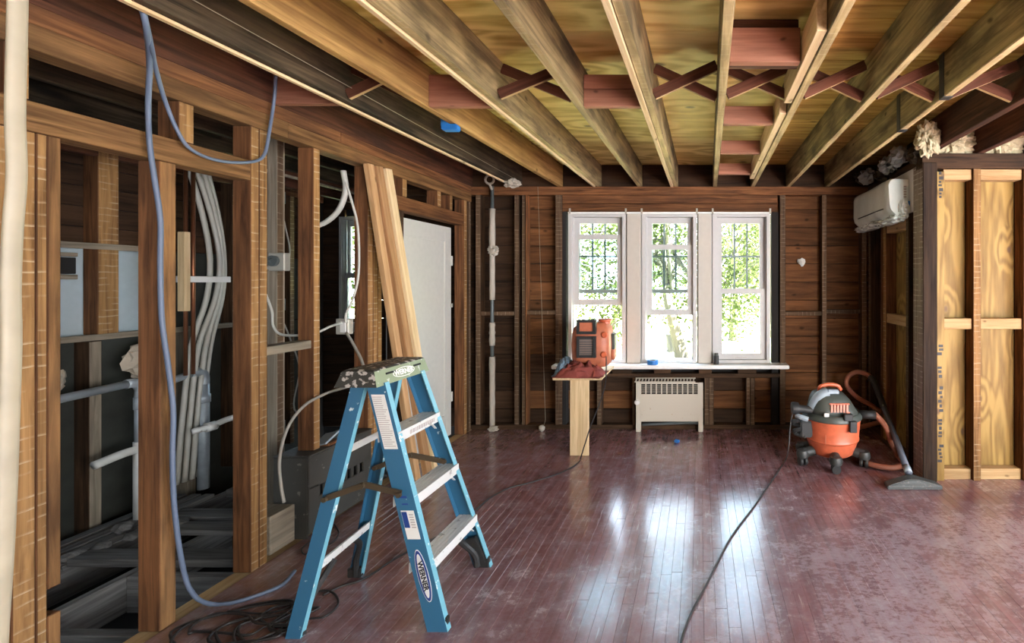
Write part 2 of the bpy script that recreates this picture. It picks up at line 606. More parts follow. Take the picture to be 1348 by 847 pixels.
M['dark_sheathing'] = wood('dark_sheathing_board', (0.018, 0.010, 0.006), (0.065, 0.034, 0.018), scale=(1.0, 12, 12), var=0.3)
M['grey_wood'] = wood('dusty_grey_wood', (0.055, 0.052, 0.048), (0.18, 0.172, 0.165), var=0.3)
M['old_batten'] = wood('old_batten', (0.14, 0.115, 0.085), (0.32, 0.27, 0.20), var=0.2)
M['white_paint'] = plain('white_paint', (0.84, 0.83, 0.80), 0.45)
M['vinyl'] = plain('window_vinyl', (0.54, 0.53, 0.52), 0.35)
M['mullion'] = plain('mullion_board', (0.50, 0.46, 0.40), 0.6)
M['door_paint'] = plain('door_paint', (0.56, 0.55, 0.50), 0.5)
M['radiator'] = plain('radiator_enamel', (0.52, 0.47, 0.385), 0.45, spots=(0.40, 0.30, 0.2), spot_scale=30, spot_amt=0.68)
M['convector'] = plain('dark_metal_cover', (0.050, 0.048, 0.042), 0.55, spots=(0.16, 0.15, 0.13), spot_scale=18, spot_amt=0.66)
M['black'] = plain('black_rubber', (0.018, 0.018, 0.018), 0.55)
M['hole'] = plain('dark_void', (0.008, 0.008, 0.008), 0.9)
M['grille_grey'] = plain('window_grille', (0.16, 0.22, 0.24), 0.5)
M['blue'] = plain('ladder_fibreglass', (0.026, 0.115, 0.210), 0.42, spots=(0.55, 0.62, 0.62), spot_scale=24, spot_amt=0.70)
M['blue_edge'] = plain('ladder_flange', (0.14, 0.36, 0.45), 0.42, spots=(0.65, 0.72, 0.70), spot_scale=28, spot_amt=0.64)
M['alu'] = plain('aluminium', (0.74, 0.73, 0.70), 0.35, metal=0.25, spots=(0.4, 0.38, 0.35), spot_scale=22, spot_amt=0.64)
M['cap_top'] = plain('ladder_cap_top', (0.028, 0.026, 0.020), 0.55, spots=(0.42, 0.38, 0.34), spot_scale=42, spot_amt=0.55)
M['cap_front'] = plain('ladder_cap_front', (0.20, 0.24, 0.14), 0.5, spots=(0.42, 0.44, 0.36), spot_scale=26, spot_amt=0.64)
M['spreader'] = plain('spreader_steel', (0.085, 0.060, 0.035), 0.5, metal=0.4, spots=(0.6, 0.57, 0.48), spot_scale=30, spot_amt=0.66)
M['label_white'] = plain('label_paper', (0.72, 0.70, 0.66), 0.5)
M['ink'] = plain('label_ink', (0.012, 0.012, 0.014), 0.6)
M['navy'] = plain('label_navy', (0.010, 0.040, 0.20), 0.45)
M['pale_ink'] = plain('faded_print', (0.38, 0.33, 0.31), 0.6)
M['orange'] = plain('orange_plastic', (0.56, 0.125, 0.055), 0.38, var=0.08, bump=0.02)
M['orange_dusty'] = plain('dusty_orange_plastic', (0.42, 0.125, 0.062), 0.5, var=0.1)
M['vac_lid'] = plain('vacuum_lid_grey', (0.055, 0.064, 0.055), 0.45)
M['vac_pale'] = plain('vacuum_shoulder_grey', (0.27, 0.32, 0.36), 0.45)
M['wand'] = plain('wand_grey', (0.085, 0.10, 0.13), 0.4)
M['crumple'] = plain('dirty_plastic', (0.20, 0.19, 0.18), 0.3)
M['caster'] = plain('caster_grey', (0.030, 0.032, 0.030), 0.5)
M['nozzle'] = plain('nozzle_grey', (0.045, 0.050, 0.048), 0.6, spots=(0.10, 0.10, 0.09), spot_scale=60, spot_amt=0.6)
M['hose'] = plain('vacuum_hose', (0.34, 0.125, 0.075), 0.6)
M['cord_black'] = plain('black_cord', (0.014, 0.012, 0.012), 0.5)
M['cord_grey'] = plain('grey_cord', (0.035, 0.032, 0.032), 0.5)
M['cable_blue'] = plain('blue_cable', (0.095, 0.125, 0.185), 0.5)
M['cable_white'] = plain('white_cable', (0.48, 0.47, 0.42), 0.45)
M['cable_grey'] = plain('greyish_cable', (0.30, 0.28, 0.24), 0.5)
M['strap'] = plain('cream_strip', (0.30, 0.262, 0.185), 0.55, var=0.12, spot_scale=9)
M['tape_blue'] = plain('blue_tape', (0.012, 0.14, 0.42), 0.6)
M['tape_white'] = plain('white_tape', (0.40, 0.36, 0.30), 0.7, bump=0.3, bump_scale=60)
M['steel_pipe'] = plain('galvanised_pipe', (0.34, 0.38, 0.41), 0.4, metal=0.2, var=0.15, spot_scale=12)
M['pvc'] = plain('white_pipe', (0.55, 0.55, 0.52), 0.5)
M['copper'] = plain('copper_pipe', (0.30, 0.12, 0.06), 0.4, metal=0.8)
M['dark_pipe'] = plain('dark_pipe', (0.085, 0.10, 0.10), 0.4)
M['box_metal'] = plain('box_metal', (0.42, 0.40, 0.34), 0.5, metal=0.3)
M['panel_blue'] = plain('blue_grey_board', (0.42, 0.50, 0.53), 0.7)
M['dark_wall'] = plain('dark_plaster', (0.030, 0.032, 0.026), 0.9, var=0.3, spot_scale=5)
M['shade_dark'] = plain('dark_cavity', (0.014, 0.012, 0.011), 0.95)  # near-black stands in for shade in gaps, voids and closed cavities
M['foam'] = plain('spray_foam', (0.36, 0.31, 0.19), 0.8, bump=0.9, bump_scale=30, var=0.1)
M['plaster'] = plain('plaster_rubble', (0.52, 0.48, 0.42), 0.9, bump=0.8, bump_scale=25)
M['insulation'] = plain('insulation_tuft', (0.42, 0.36, 0.28), 0.95, bump=0.9, bump_scale=40)
M['cloth_red'] = plain('red_cloth', (0.22, 0.045, 0.035), 0.9, bump=0.5, bump_scale=120)
M['cloth_blue'] = plain('blue_cloth', (0.16, 0.23, 0.30), 0.9, bump=0.5, bump_scale=120)
M['plastic'] = plain('plastic_wrapped_white', (0.66, 0.71, 0.67), 0.16, bump=0.22, bump_scale=14)
M['mount'] = plain('mounting_board', (0.60, 0.59, 0.56), 0.7)
M['filter'] = plain('filter_mesh', (0.17, 0.13, 0.11), 0.7)
M['outer'] = plain('room_plaster', (0.45, 0.40, 0.33), 0.9)
M['lawn'] = plain('lawn', (0.40, 0.44, 0.24), 0.9, var=0.3, spot_scale=0.6)
M['bark'] = plain('bark', (0.05, 0.042, 0.034), 0.9, bump=0.6, bump_scale=20)
M['bin'] = plain('bin_plastic', (0.045, 0.042, 0.05), 0.6)


def leaf_mat(name, c):
    m, nt, b = newmat(name)
    nt.nodes.remove(b)
    d = nt.nodes.new('ShaderNodeBsdfDiffuse'); t = nt.nodes.new('ShaderNodeBsdfTranslucent'); mx = nt.nodes.new('ShaderNodeMixShader')
    d.inputs[0].default_value = col(c); t.inputs[0].default_value = col([min(1, x * 1.5) for x in c])
    nt.links.new(d.outputs[0], mx.inputs[1]); nt.links.new(t.outputs[0], mx.inputs[2])
    mx.inputs[0].default_value = 0.5
    nt.links.new(mx.outputs[0], nt.nodes['Material Output'].inputs[0])
    return m


M['leaf'] = leaf_mat('leaf_green', (0.024, 0.032, 0.011))
M['leaf2'] = leaf_mat('leaf_bright', (0.036, 0.043, 0.016))


def glass_mat(name, tint):
    m, nt, b = newmat(name)
    nt.nodes.remove(b)
    t = nt.nodes.new('ShaderNodeBsdfTransparent'); g = nt.nodes.new('ShaderNodeBsdfGlossy'); mx = nt.nodes.new('ShaderNodeMixShader')
    f = nt.nodes.new('ShaderNodeFresnel'); f.inputs[0].default_value = 1.45
    t.inputs[0].default_value = col(tint); g.inputs['Roughness'].default_value = 0.02
    nt.links.new(f.outputs[0], mx.inputs[0]); nt.links.new(t.outputs[0], mx.inputs[1]); nt.links.new(g.outputs[0], mx.inputs[2])
    nt.links.new(mx.outputs[0], nt.nodes['Material Output'].inputs[0])
    return m


M['glass'] = glass_mat('window_glass', (0.91, 0.965, 0.965))


def floor_mat():
    m, nt, b = newmat('red_hardwood')
    N, L = nt.nodes.new, nt.links.new
    tc = N('ShaderNodeTexCoord'); oi = N('ShaderNodeObjectInfo'); ge = N('ShaderNodeNewGeometry')
    rnd = N('ShaderNodeMath'); rnd.operation = 'ADD'
    L(oi.outputs['Random'], rnd.inputs[0]); L(ge.outputs['Random Per Island'], rnd.inputs[1])
    fr = N('ShaderNodeMath'); fr.operation = 'FRACT'; L(rnd.outputs[0], fr.inputs[0])
    pos = ge.outputs['Position']
    mp = N('ShaderNodeVectorMath'); mp.operation = 'MULTIPLY'; mp.inputs[1].default_value = (30, 1.6, 1)
    L(pos, mp.inputs[0])
    off = N('ShaderNodeVectorMath'); off.operation = 'ADD'; L(mp.outputs[0], off.inputs[0]); 
    sc = N('ShaderNodeMath'); sc.operation = 'MULTIPLY'; sc.inputs[1].default_value = 19; L(fr.outputs[0], sc.inputs[0]); L(sc.outputs[0], off.inputs[1])
    nz = N('ShaderNodeTexNoise'); nz.inputs['Scale'].default_value = 1.0; nz.inputs['Detail'].default_value = 6
    L(off.outputs[0], nz.inputs['Vector'])
    rp = N('ShaderNodeValToRGB')
    rp.color_ramp.elements[0].position = 0.3; rp.color_ramp.elements[0].color = col((0.135, 0.056, 0.060))
    rp.color_ramp.elements[1].position = 0.7; rp.color_ramp.elements[1].color = col((0.245, 0.115, 0.122))
    L(nz.outputs[0], rp.inputs[0])
    hs = N('ShaderNodeHueSaturation')
    v = N('ShaderNodeMath'); v.operation = 'MULTIPLY_ADD'; v.inputs[1].default_value = 0.20; v.inputs[2].default_value = 0.90
    L(fr.outputs[0], v.inputs[0]); L(v.outputs[0], hs.inputs['Value']); L(rp.outputs[0], hs.inputs['Color'])
    # traffic wear and plaster dust: strongest on the right, where the work went on
    def noise_n(scale, detail, rough, src):
        n = N('ShaderNodeTexNoise'); n.inputs['Scale'].default_value = scale; n.inputs['Detail'].default_value = detail; n.inputs['Roughness'].default_value = rough
        L(src, n.inputs['Vector']); return n.outputs[0]

    def ramp(src, lo, hi, top=1.0):
        r = N('ShaderNodeMapRange'); r.interpolation_type = 'SMOOTHSTEP'
        r.inputs['From Min'].default_value = lo; r.inputs['From Max'].default_value = hi; r.inputs['To Max'].default_value = top
        L(src, r.inputs['Value']); return r.outputs['Result']

    def m2(op, p, q):
        k = N('ShaderNodeMath'); k.operation = op
        for i_, v_ in enumerate((p, q)):
            if isinstance(v_, float): k.inputs[i_].default_value = v_
            else: L(v_, k.inputs[i_])
        return k.outputs[0]

    sx = N('ShaderNodeSeparateXYZ'); L(pos, sx.inputs[0])
    gx = N('ShaderNodeMapRange'); gx.inputs['From Min'].default_value = -0.9; gx.inputs['From Max'].default_value = 1.3; gx.inputs['To Min'].default_value = -0.02; gx.inputs['To Max'].default_value = 0.22
    L(sx.outputs['X'], gx.inputs['Value'])
    gy = N('ShaderNodeMapRange'); gy.inputs['From Min'].default_value = 2.6; gy.inputs['From Max'].default_value = 3.8; gy.inputs['To Min'].default_value = 0.0; gy.inputs['To Max'].default_value = -0.25
    L(sx.outputs['Y'], gy.inputs['Value'])
    low = ramp(m2('ADD', m2('ADD', noise_n(1.6, 8, .68, pos), gx.outputs[0]), gy.outputs[0]), 0.42, 0.95)
    mpf = N('ShaderNodeMapping'); mpf.inputs['Rotation'].default_value = (0, 0, 0.5); mpf.inputs['Scale'].default_value = (24, 46, 1); L(pos, mpf.inputs['Vector'])
    fine = ramp(noise_n(1.0, 9, .75, mpf.outputs[0]), 0.30, 0.72)
    fine2 = ramp(noise_n(7.0, 9, .75, pos), 0.42, 0.72)
    wear = m2('ADD', m2('MULTIPLY', low, m2('ADD', m2('MULTIPLY', fine, 0.85), 0.12)), m2('MULTIPLY', fine2, 0.34))
    wear_n = N('ShaderNodeMath'); wear_n.operation = 'MINIMUM'; wear_n.inputs[1].default_value = 0.85; L(wear, wear_n.inputs[0])
    wr = wear_n
    # brownish dust near the open wall on the left
    gl = N('ShaderNodeMapRange'); gl.inputs['From Min'].default_value = -1.5; gl.inputs['From Max'].default_value = -2.4; gl.inputs['To Min'].default_value = 0; gl.inputs['To Max'].default_value = 0.6
    L(sx.outputs['X'], gl.inputs['Value'])
    x0 = N('ShaderNodeMix'); x0.data_type = 'RGBA'; L(gl.outputs[0], x0.inputs['Factor']); L(hs.outputs[0], x0.inputs['A']); x0.inputs['B'].default_value = col((0.21, 0.115, 0.07))
    x1 = N('ShaderNodeMix'); x1.data_type = 'RGBA'; L(wr.outputs[0], x1.inputs['Factor']); L(x0.outputs['Result'], x1.inputs['A']); x1.inputs['B'].default_value = col((0.46, 0.41, 0.46))
    # scratches
    def scratch(rot, scl, lo):
        mp2 = N('ShaderNodeMapping'); mp2.inputs['Rotation'].default_value = (0, 0, rot); mp2.inputs['Scale'].default_value = scl
        L(pos, mp2.inputs['Vector'])
        n = N('ShaderNodeTexNoise'); n.inputs['Scale'].default_value = 1; n.inputs['Detail'].default_value = 3; L(mp2.outputs[0], n.inputs['Vector'])
        r = N('ShaderNodeValToRGB'); r.color_ramp.elements[0].position = lo - .04; r.color_ramp.elements[1].position = lo + 0.03
        r.color_ramp.elements[1].color = (0.55, 0.55, 0.55, 1)
        L(n.outputs[0], r.inputs[0]); return r.outputs[0]
    s1 = scratch(0.6, (70, 5, 1), 0.70); s2 = scratch(-0.9, (80, 6, 1), 0.71); s3 = scratch(1.3, (60, 4, 1), 0.71)
    mx = N('ShaderNodeMath'); mx.operation = 'MAXIMUM'; L(s1, mx.inputs[0]); L(s2, mx.inputs[1])
    mx2 = N('ShaderNodeMath'); mx2.operation = 'MAXIMUM'; L(mx.outputs[0], mx2.inputs[0]); L(s3, mx2.inputs[1])
    x2 = N('ShaderNodeMix'); x2.data_type = 'RGBA'; L(mx2.outputs[0], x2.inputs['Factor']); L(x1.outputs['Result'], x2.inputs['A']); x2.inputs['B'].default_value = col((0.50, 0.44, 0.43))
    L(x2.outputs['Result'], b.inputs['Base Color'])
    rr = N('ShaderNodeMapRange'); rr.inputs['To Min'].default_value = 0.20; rr.inputs['To Max'].default_value = 0.46
    L(wr.outputs[0], rr.inputs['Value'])
    L(rr.outputs[0], b.inputs['Roughness'])
    b.inputs['Specular IOR Level'].default_value = 0.6
    b.inputs['Coat Weight'].default_value = 0.55
    b.inputs['Coat Roughness'].default_value = 0.13
    bp = N('ShaderNodeBump'); bp.inputs['Strength'].default_value = 0.06; bp.inputs['Distance'].default_value = 0.003
    L(nz.outputs[0], bp.inputs['Height']); L(bp.outputs[0], b.inputs['Normal'])
    return m


M['floor'] = floor_mat()

# ------------------------------------------------------------------ key dimensions
XL, XB, XR = -2.44, -4.12, 1.80          # left stud wall face, back of the stripped room, right wall face
YB = 4.88                                # faces of the studs of the window wall
YA = 3.62                                # faces of the studs of the short wall on the right
ZJ, ZS = 2.605, 2.85                     # joist undersides, subfloor underside
ST = [M['stud'], M['stud_lath']]
DS = [M['dark_stud'], M['dark_lath']]

# ------------------------------------------------------------------ floor
floor = struct('floor')
box('subfloor', (XL - 0.01, 4.4), (-2.5, 5.0), (-0.06, -0.02), M['plate'], floor, 0)
PW = 0.0572
rows = []
x = XL + 0.0
i = 0
cand = []
while x < 4.3:
    y = -2.45 - R.random() * 0.8
    first = True
    while y < 4.97:
        ln = R.choice((0.5, 0.7, 0.9, 1.1, 1.3))
        y0, y1 = max(y, -2.45), min(y + ln, 4.97)
        if y1 - y0 > 0.02 and not (x > 1.95 and y0 > 3.75):
            if x > 1.95:
                y1 = min(y1, 3.75)
            cand.append((x, y0, y1))
        y += ln
    x += PW
scored = []
for (x, y0, y1) in cand:
    ym = (max(y0, 1.2) + y1) / 2
    vis = y1 > 1.9
    if vis:
        s = F_PX / ym
        px = VX + (x + PW / 2) * s
        a = (PW * s) * (F_PX * EYE / max(y0, 1.95) - F_PX * EYE / y1) if -10 < px < 1360 else 0
    else:
        a = 0
    scored.append((a, x, y0, y1))
scored.sort(key=lambda t: -t[0])
fz = -0.02
for k, (a, x, y0, y1) in enumerate(scored[:300]):
    box('floorboard', (x + 0.0003, x + PW - 0.0003), (y0 + 0.0003, y1 - 0.0003), (fz, 0.0 - R.random() * 0.0006), M['floor'], floor, 0.0008)
mb = MB()
for (a, x, y0, y1) in scored[300:]:
    mb.box((x + 0.0003, x + PW - 0.0003), (y0 + 0.0003, y1 - 0.0003), (fz, 0.0 - R.random() * 0.0006))
fs = mb.build('floorboard_rest', M['floor'], floor)
fs['kind'] = 'stuff'

# ------------------------------------------------------------------ ceiling: joists, subfloor, blocking, bridging
ceil = struct('ceiling')
JW = 0.047
# (x at y = 1.65, x at y = 4.88, material)
JOISTS = [(-2.04, -1.945, 'dark_joist'), (-1.655, -1.505, 'brown_joist'), (-1.19, -1.085, 'joist'), (-0.73, -0.645, 'joist'),
          (-0.30, -0.255, 'joist'), (0.107, 0.165, 'joist'), (0.545, 0.572, 'joist'), (0.965, 0.955, 'joist'), (1.365, 1.37, 'joist')]


def jx(j, y):
    a, b = j[0], j[1]
    return a + (b - a) * (y - 1.65) / (4.88 - 1.65)


for j in JOISTS:
    e = 'joist_edge' if j[2] == 'joist' else j[2]
    y0, y1 = -2.5, 4.97
    beam('joist', (jx(j, y0), y0, (ZJ + ZS) / 2), (jx(j, y1), y1, (ZJ + ZS) / 2), JW, ZS - ZJ, [M[j[2]], M[e]], ceil, bev=0.005, lath=(0, 0, -1))
box('joist', (-2.52, -2.455), (-2.5, 4.97), (ZJ, ZS), M['red_beam'], ceil, 0.005)
for x in (1.83, 2.23, 2.63, 3.03, 3.43, 3.83):
    box('joist', (x - 0.03, x + 0.03), (-2.5, YA + 0.05), (ZJ, ZS), M['red_beam'], ceil, 0.005)
for x in (-2.95, -3.4, -3.85):
    box('joist', (x - 0.024, x + 0.024), (0.6, 4.97), (ZJ + 0.02, ZS), M['dark_joist'], ceil, 0.005)
# plywood over the left bays, old boards over the right ones
for (x0, x1) in ((-4.2, -2.5), (-2.5, -1.16), (-1.16, -0.29), (-0.29, 0.56)):
    for (y0, y1) in ((-2.5, -0.1), (-0.1, 2.3), (2.3, 4.99)):
        box('plywood_sheet', (x0 + .001, x1 - .001), (y0 + .001, y1 - .001), (ZS, ZS + 0.019), M['plywood'] if x0 > -3 else M['shade_dark'], ceil, 0.001, axis='X')
y = -2.5
while y < 4.98:
    w = 0.138
    box('subfloor_plank', (0.562, 4.4), (y, min(y + w - 0.004, 4.99)), (ZS + R.random() * 0.002, ZS + 0.02), M['plank_ceiling'], ceil, 0.002)
    y += w
box('light_stop_slab', (-4.3, 4.5), (-2.6, 5.03), (ZS + 0.0205, ZS + 0.1), M['shade_dark'], ceil, 0)  # added slab that keeps sky light out of the subfloor seams
# pale furring strips nailed under some joists
for j, side, z0 in ((JOISTS[0], -1, 0), (JOISTS[2], -1, 0), (JOISTS[4], -1, 0)):
    w = 0.030 if j is JOISTS[4] else 0.024
    dx = -(JW / 2 + w / 2 + 0.001)
    y0, y1 = -2.4, 4.86
    beam('furring_strip', (jx(j, y0) + dx, y0, ZJ + 0.005), (jx(j, y1) + dx, y1, ZJ + 0.005), w, 0.032, M['new_wood'], ceil, bev=0.002)
# short 2x4 sisters beside the joist right of centre
j5, j6, j7, j8 = JOISTS[5], JOISTS[6], JOISTS[7], JOISTS[8]
for (y0, y1) in ((1.86, 2.62), (2.78, 4.55)):
    dx = -(JW / 2 + 0.024)
    beam('sister_board', (jx(j6, y0) + dx, y0, ZJ + 0.075), (jx(j6, y1) + dx, y1, ZJ + 0.075), 0.044, 0.14, M['new_wood'], ceil)


def blocking(ja, jb, y, z0, z1, mat, t=0.04):
    xa, xb = jx(ja, y) + JW / 2, jx(jb, y) - JW / 2
    if ja is None:
        return
    box('blocking', (xa + .002, xb - .002), (y, y + t), (z0, z1), mat, ceil)


JL = (-2.48, -2.48, 'red_beam')
YBR = 2.63
blocking(JL, JOISTS[0], 2.62, ZJ + 0.004, ZJ + 0.19, M['pink_wood'])
blocking(JOISTS[1], JOISTS[2], 2.66, ZJ + 0.004, ZJ + 0.19, M['pink_wood'])
blocking(JOISTS[3], JOISTS[4], 2.66, ZJ + 0.004, ZJ + 0.105, M['pink_wood'])
blocking(JOISTS[3], JOISTS[4], 2.66, ZJ + 0.108, ZJ + 0.19, M['pink_wood'])
for (y, h) in ((2.14, 0.175), (2.98, 0.13), (3.66, 0.115), (4.37, 0.115)):
    xa, xb = jx(j5, y) + JW / 2, jx(j6, y) - JW / 2 - 0.05
    box('blocking', (xa + .002, xb - .002), (y, y + 0.042), (ZJ + 0.012, ZJ + h), M['pink_wood'], ceil)
box('blocking', (jx(j5, 2.19) + JW / 2, jx(j6, 2.19) - JW / 2 - .05), (2.19, 2.232), (ZJ + 0.02, ZJ + 0.243), M['red_beam'], ceil)  # dark red board standing in for the shade above the block before it


def bridging(xa, xb, y):
    BM = [M['bridging'], M['bridging_edge']]
    zt, zb = ZS - 0.045, ZJ + 0.035
    beam('bridging', (xa, y, zb), (xb, y, zt), 0.022, 0.058, BM, ceil, bev=0.002, lath=(0, 0, -1))
    beam('bridging', (xa, y + 0.04, zt), (xb, y + 0.04, zb), 0.022, 0.058, BM, ceil, bev=0.002, lath=(0, 0, -1))


for a, b in ((0, 1), (2, 3), (4, 5), (5, 6), (6, 7), (7, 8)):
    xa, xb = jx(JOISTS[a], YBR) + JW / 2 + .004, jx(JOISTS[b], YBR) - JW / 2 - .004
    bridging(xa, xb, YBR - 0.06)
bridging(jx(j8, YBR) + JW / 2 + .004, 1.79, YBR - 0.06)
for k in range(len(JOISTS) - 1):
    xa, xb = jx(JOISTS[k], 4.93) + JW / 2, jx(JOISTS[k + 1], 4.93) - JW / 2
    box('rim_board', (xa, xb), (4.93, 4.97), (ZJ, ZS), M['dark_sheathing'], ceil)
box('rim_board', (jx(j8, 4.93) + JW / 2, 1.95), (4.93, 4.97), (ZJ, ZS), M['dark_sheathing'], ceil)
box('rim_board', (-2.455, jx(JOISTS[0], 4.93) - JW / 2), (4.93, 4.97), (ZJ, ZS), M['dark_sheathing'], ceil)

# ------------------------------------------------------------------ window wall
wb = struct('wall_back')
WX0, WX1, WZ0, WZ1 = -1.43, 0.775, 0.70, 2.33        # rough opening
box('top_plate', (-2.54, 1.9), (YB - 0.005, YB + 0.1), (2.515, ZJ - 0.002), M['stud'], wb)
box('top_plate', (-4.12, -2.545), (YB, YB + 0.1), (2.515, ZJ - 0.002), M['dark_stud'], wb)
box('header', (WX0 - 0.05, WX1 + 0.06), (YB + 0.005, YB + 0.05), (2.425, 2.513), M['stud'], wb)
box('header', (WX0 - 0.05, WX1 + 0.06), (YB + 0.005, YB + 0.05), (2.335, 2.422), M['stud'], wb)
box('sill_plate', (-2.54, 1.9), (YB, YB + 0.1), (0.0, 0.05), M['dark_stud'], wb)


def stud_z(name, x0, x1, z0, z1, mats=DS, y0=YB):
    box(name, (x0, x1), (y0, YB + 0.1), (z0, z1), mats, wb, lath=(0, -1, 0))


for (x0, x1) in ((-2.40, -2.345), (-1.985, -1.935), (-1.905, -1.87), (-1.545, -1.47), (0.86, 0.92), (1.31, 1.36), (1.735, 1.79)):
    stud_z('stud', x0, x1, 0.05, 2.515)
stud_z('stud', -1.905 + .04, -1.85, 0.05, 2.515, [M['stud']] * 2)
stud_z('stud', -1.47, WX0, 0.05, 2.335, [M['shade_dark']] * 2)  # near-black strip standing in for the shaded gap beside the window jamb
stud_z('stud', WX1, 0.85, 0.05, 2.335, [M['shade_dark']] * 2, YB + 0.03)
for (x0, x1) in ((-1.10, -1.05), (-0.72, -0.69), (0.05, 0.10), (0.10, 0.15), (0.50, 0.54), (0.545, 0.59)):
    stud_z('cripple_stud', x0, x1, 0.05, 0.555)
box('rail', (WX0, 0.86), (YB, YB + 0.1), (0.555, 0.60), M['dark_stud'], wb)
xs = [WX0, -1.2, -0.95, -0.72, -0.5, -0.3, -0.02, 0.14, 0.4, 0.62, 0.85]
for k in range(len(xs) - 1):
    if k % 2 == 0:
        box('sill_block', (xs[k] + .01, xs[k + 1] - .01), (YB + 0.01, YB + 0.08), (0.60, 0.66), M['dark_stud'], wb)
for (x0, x1, z) in ((-1.87, -1.545, 1.23), (0.92, 1.31, 1.22), (1.36, 1.735, 1.24), (-2.345, -1.985, 1.22)):
    box('fire_block', (x0, x1), (YB + 0.01, YB + 0.09), (z, z + 0.045), DS, wb, lath=(0, -1, 0))
# sheathing boards, one by one
z = 0.0
rowh = 0.198
while z < 2.85:
    z1 = min(z + rowh - 0.005, 2.84)
    if z1 <= WZ0 + 0.02 or z > WZ1 + 0.02:
        segs = [(-4.12, -2.6), (-2.6, -1.93), (-1.93, -0.7), (-0.7, 0.6), (0.6, 1.92)]
    else:
        segs = [(-2.6, -1.93), (-1.93, WX0), (WX1, 1.35), (1.35, 1.92)]
        if z > 2.2 or z < 1.0:
            segs.append((-4.12, -2.6))
        else:
            segs += [(-4.12, -3.87), (-3.48, -2.6)]
    for (a, b) in segs:
        jit = R.uniform(-0.006, 0.006)
        yb = YB + 0.1 + jit * 0.5
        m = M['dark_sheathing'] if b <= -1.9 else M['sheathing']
        if b < 0.7 and a > -1.95 and z < 0.6:
            m = M['dark_sheathing'] if R.random() < 0.5 else M['sheathing']
        if z < WZ0 and z1 > WZ0 and False:
            continue
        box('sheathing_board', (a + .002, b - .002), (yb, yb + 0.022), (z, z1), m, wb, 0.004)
    z += rowh
box('outer_boarding', (-4.3, WX0 - .02), (YB + 0.127, YB + 0.15), (-0.6, 1.0), M['shade_dark'], wb)
box('outer_boarding', (-4.3, -3.87), (YB + 0.127, YB + 0.15), (1.0, 2.95), M['shade_dark'], wb)
box('outer_boarding', (-3.48, WX0 - .02), (YB + 0.127, YB + 0.15), (1.0, 2.95), M['shade_dark'], wb)
box('outer_boarding', (-3.87, -3.48), (YB + 0.127, YB + 0.15), (2.3, 2.95), M['shade_dark'], wb)
box('outer_boarding', (WX1 + .02, 2.1), (YB + 0.127, YB + 0.15), (-0.6, 2.95), M['shade_dark'], wb)
box('outer_boarding', (WX0 - .02, WX1 + .02), (YB + 0.127, YB + 0.15), (-0.6, 0.68), M['shade_dark'], wb)
box('outer_boarding', (WX0 - .02, WX1 + .02), (YB + 0.127, YB + 0.15), (2.35, 2.95), M['shade_dark'], wb)


def ring_boxes(mb, x0, x1, z0, z1, w, y0, y1, wt=None, wbm=None):
    wt = wt or w
    wbm = wbm or w
    mb.box((x0, x0 + w), (y0, y1), (z0, z1), .002)
    mb.box((x1 - w, x1), (y0, y1), (z0, z1), .002)
    mb.box((x0 + w, x1 - w), (y0, y1), (z1 - wt, z1), .002)
    mb.box((x0 + w, x1 - w), (y0, y1), (z0, z0 + wbm), .002)


def window(n, x0, x1, z0, z1, lift, zm, grid=(3, 2), yf=YB, sw=.062, fw=.04):
    w = struct('window_%d' % n, ((x0 + x1) / 2, yf, z0))
    mb = MB()
    ring_boxes(mb, x0, x1, z0, z1, fw, yf - 0.005, yf + 0.13, wt=0.03, wbm=0.03)
    mb.box((x0 + .04, x0 + .052), (yf + .035, yf + .05), (z0 + .03, z1 - .03))
    mb.box((x1 - .052, x1 - .04), (yf + .035, yf + .05), (z0 + .03, z1 - .03))
    mb.build('window_frame', M['vinyl'], w)
    a, b = x0 + fw + .002, x1 - fw - .002
    # upper sash (outer track) with its colonial grille
    us = MB()
    ub, ut = zm - 0.03, z1 - 0.032
    ring_boxes(us, a, b, ub, ut, sw, yf + 0.078, yf + 0.112, wt=0.062, wbm=0.04)
    uo = us.build('upper_sash', M['vinyl'], w)
    box('pane', (a + sw - .002, b - sw + .002), (yf + .093, yf + .097), (ub + .038, ut - .06), M['glass'], uo, 0)
    gm = MB()
    for k in range(1, grid[0]):
        gx = a + .062 + (b - a - .124) * k / grid[0]
        gm.box((gx - .009, gx + .009), (yf + .086, yf + .092), (ub + .038, ut - .06))
    for k in range(1, grid[1]):
        gz = ub + .04 + (ut - ub - .10) * k / grid[1]
        gm.box((a + .06, b - .06), (yf + .0855, yf + .0915), (gz - .009, gz + .009))
    gm.build('grille', M['grille_grey'], uo)
    # lower sash (inner track), raised by lift
    ls = MB()
    lb, lt = z0 + 0.032 + lift, zm + 0.02 + lift
    ring_boxes(ls, a, b, lb, lt, sw, yf + 0.038, yf + 0.072, wt=0.055, wbm=0.062)
    lo = ls.build('lower_sash', M['vinyl'], w)
    box('pane', (a + sw - .002, b - sw + .002), (yf + .053, yf + .057), (lb + .06, lt - .053), M['glass'], lo, 0)
    xm = (a + b) / 2
    box('sash_lift', (xm - .06, xm + .06), (yf + .026, yf + .038), (lb + .008, lb + .022), M['vinyl'], lo)
    box('sash_lock', (xm - .03, xm + .03), (yf + .04, yf + .07), (lt, lt + .014), M['white_paint'], lo)
    return w


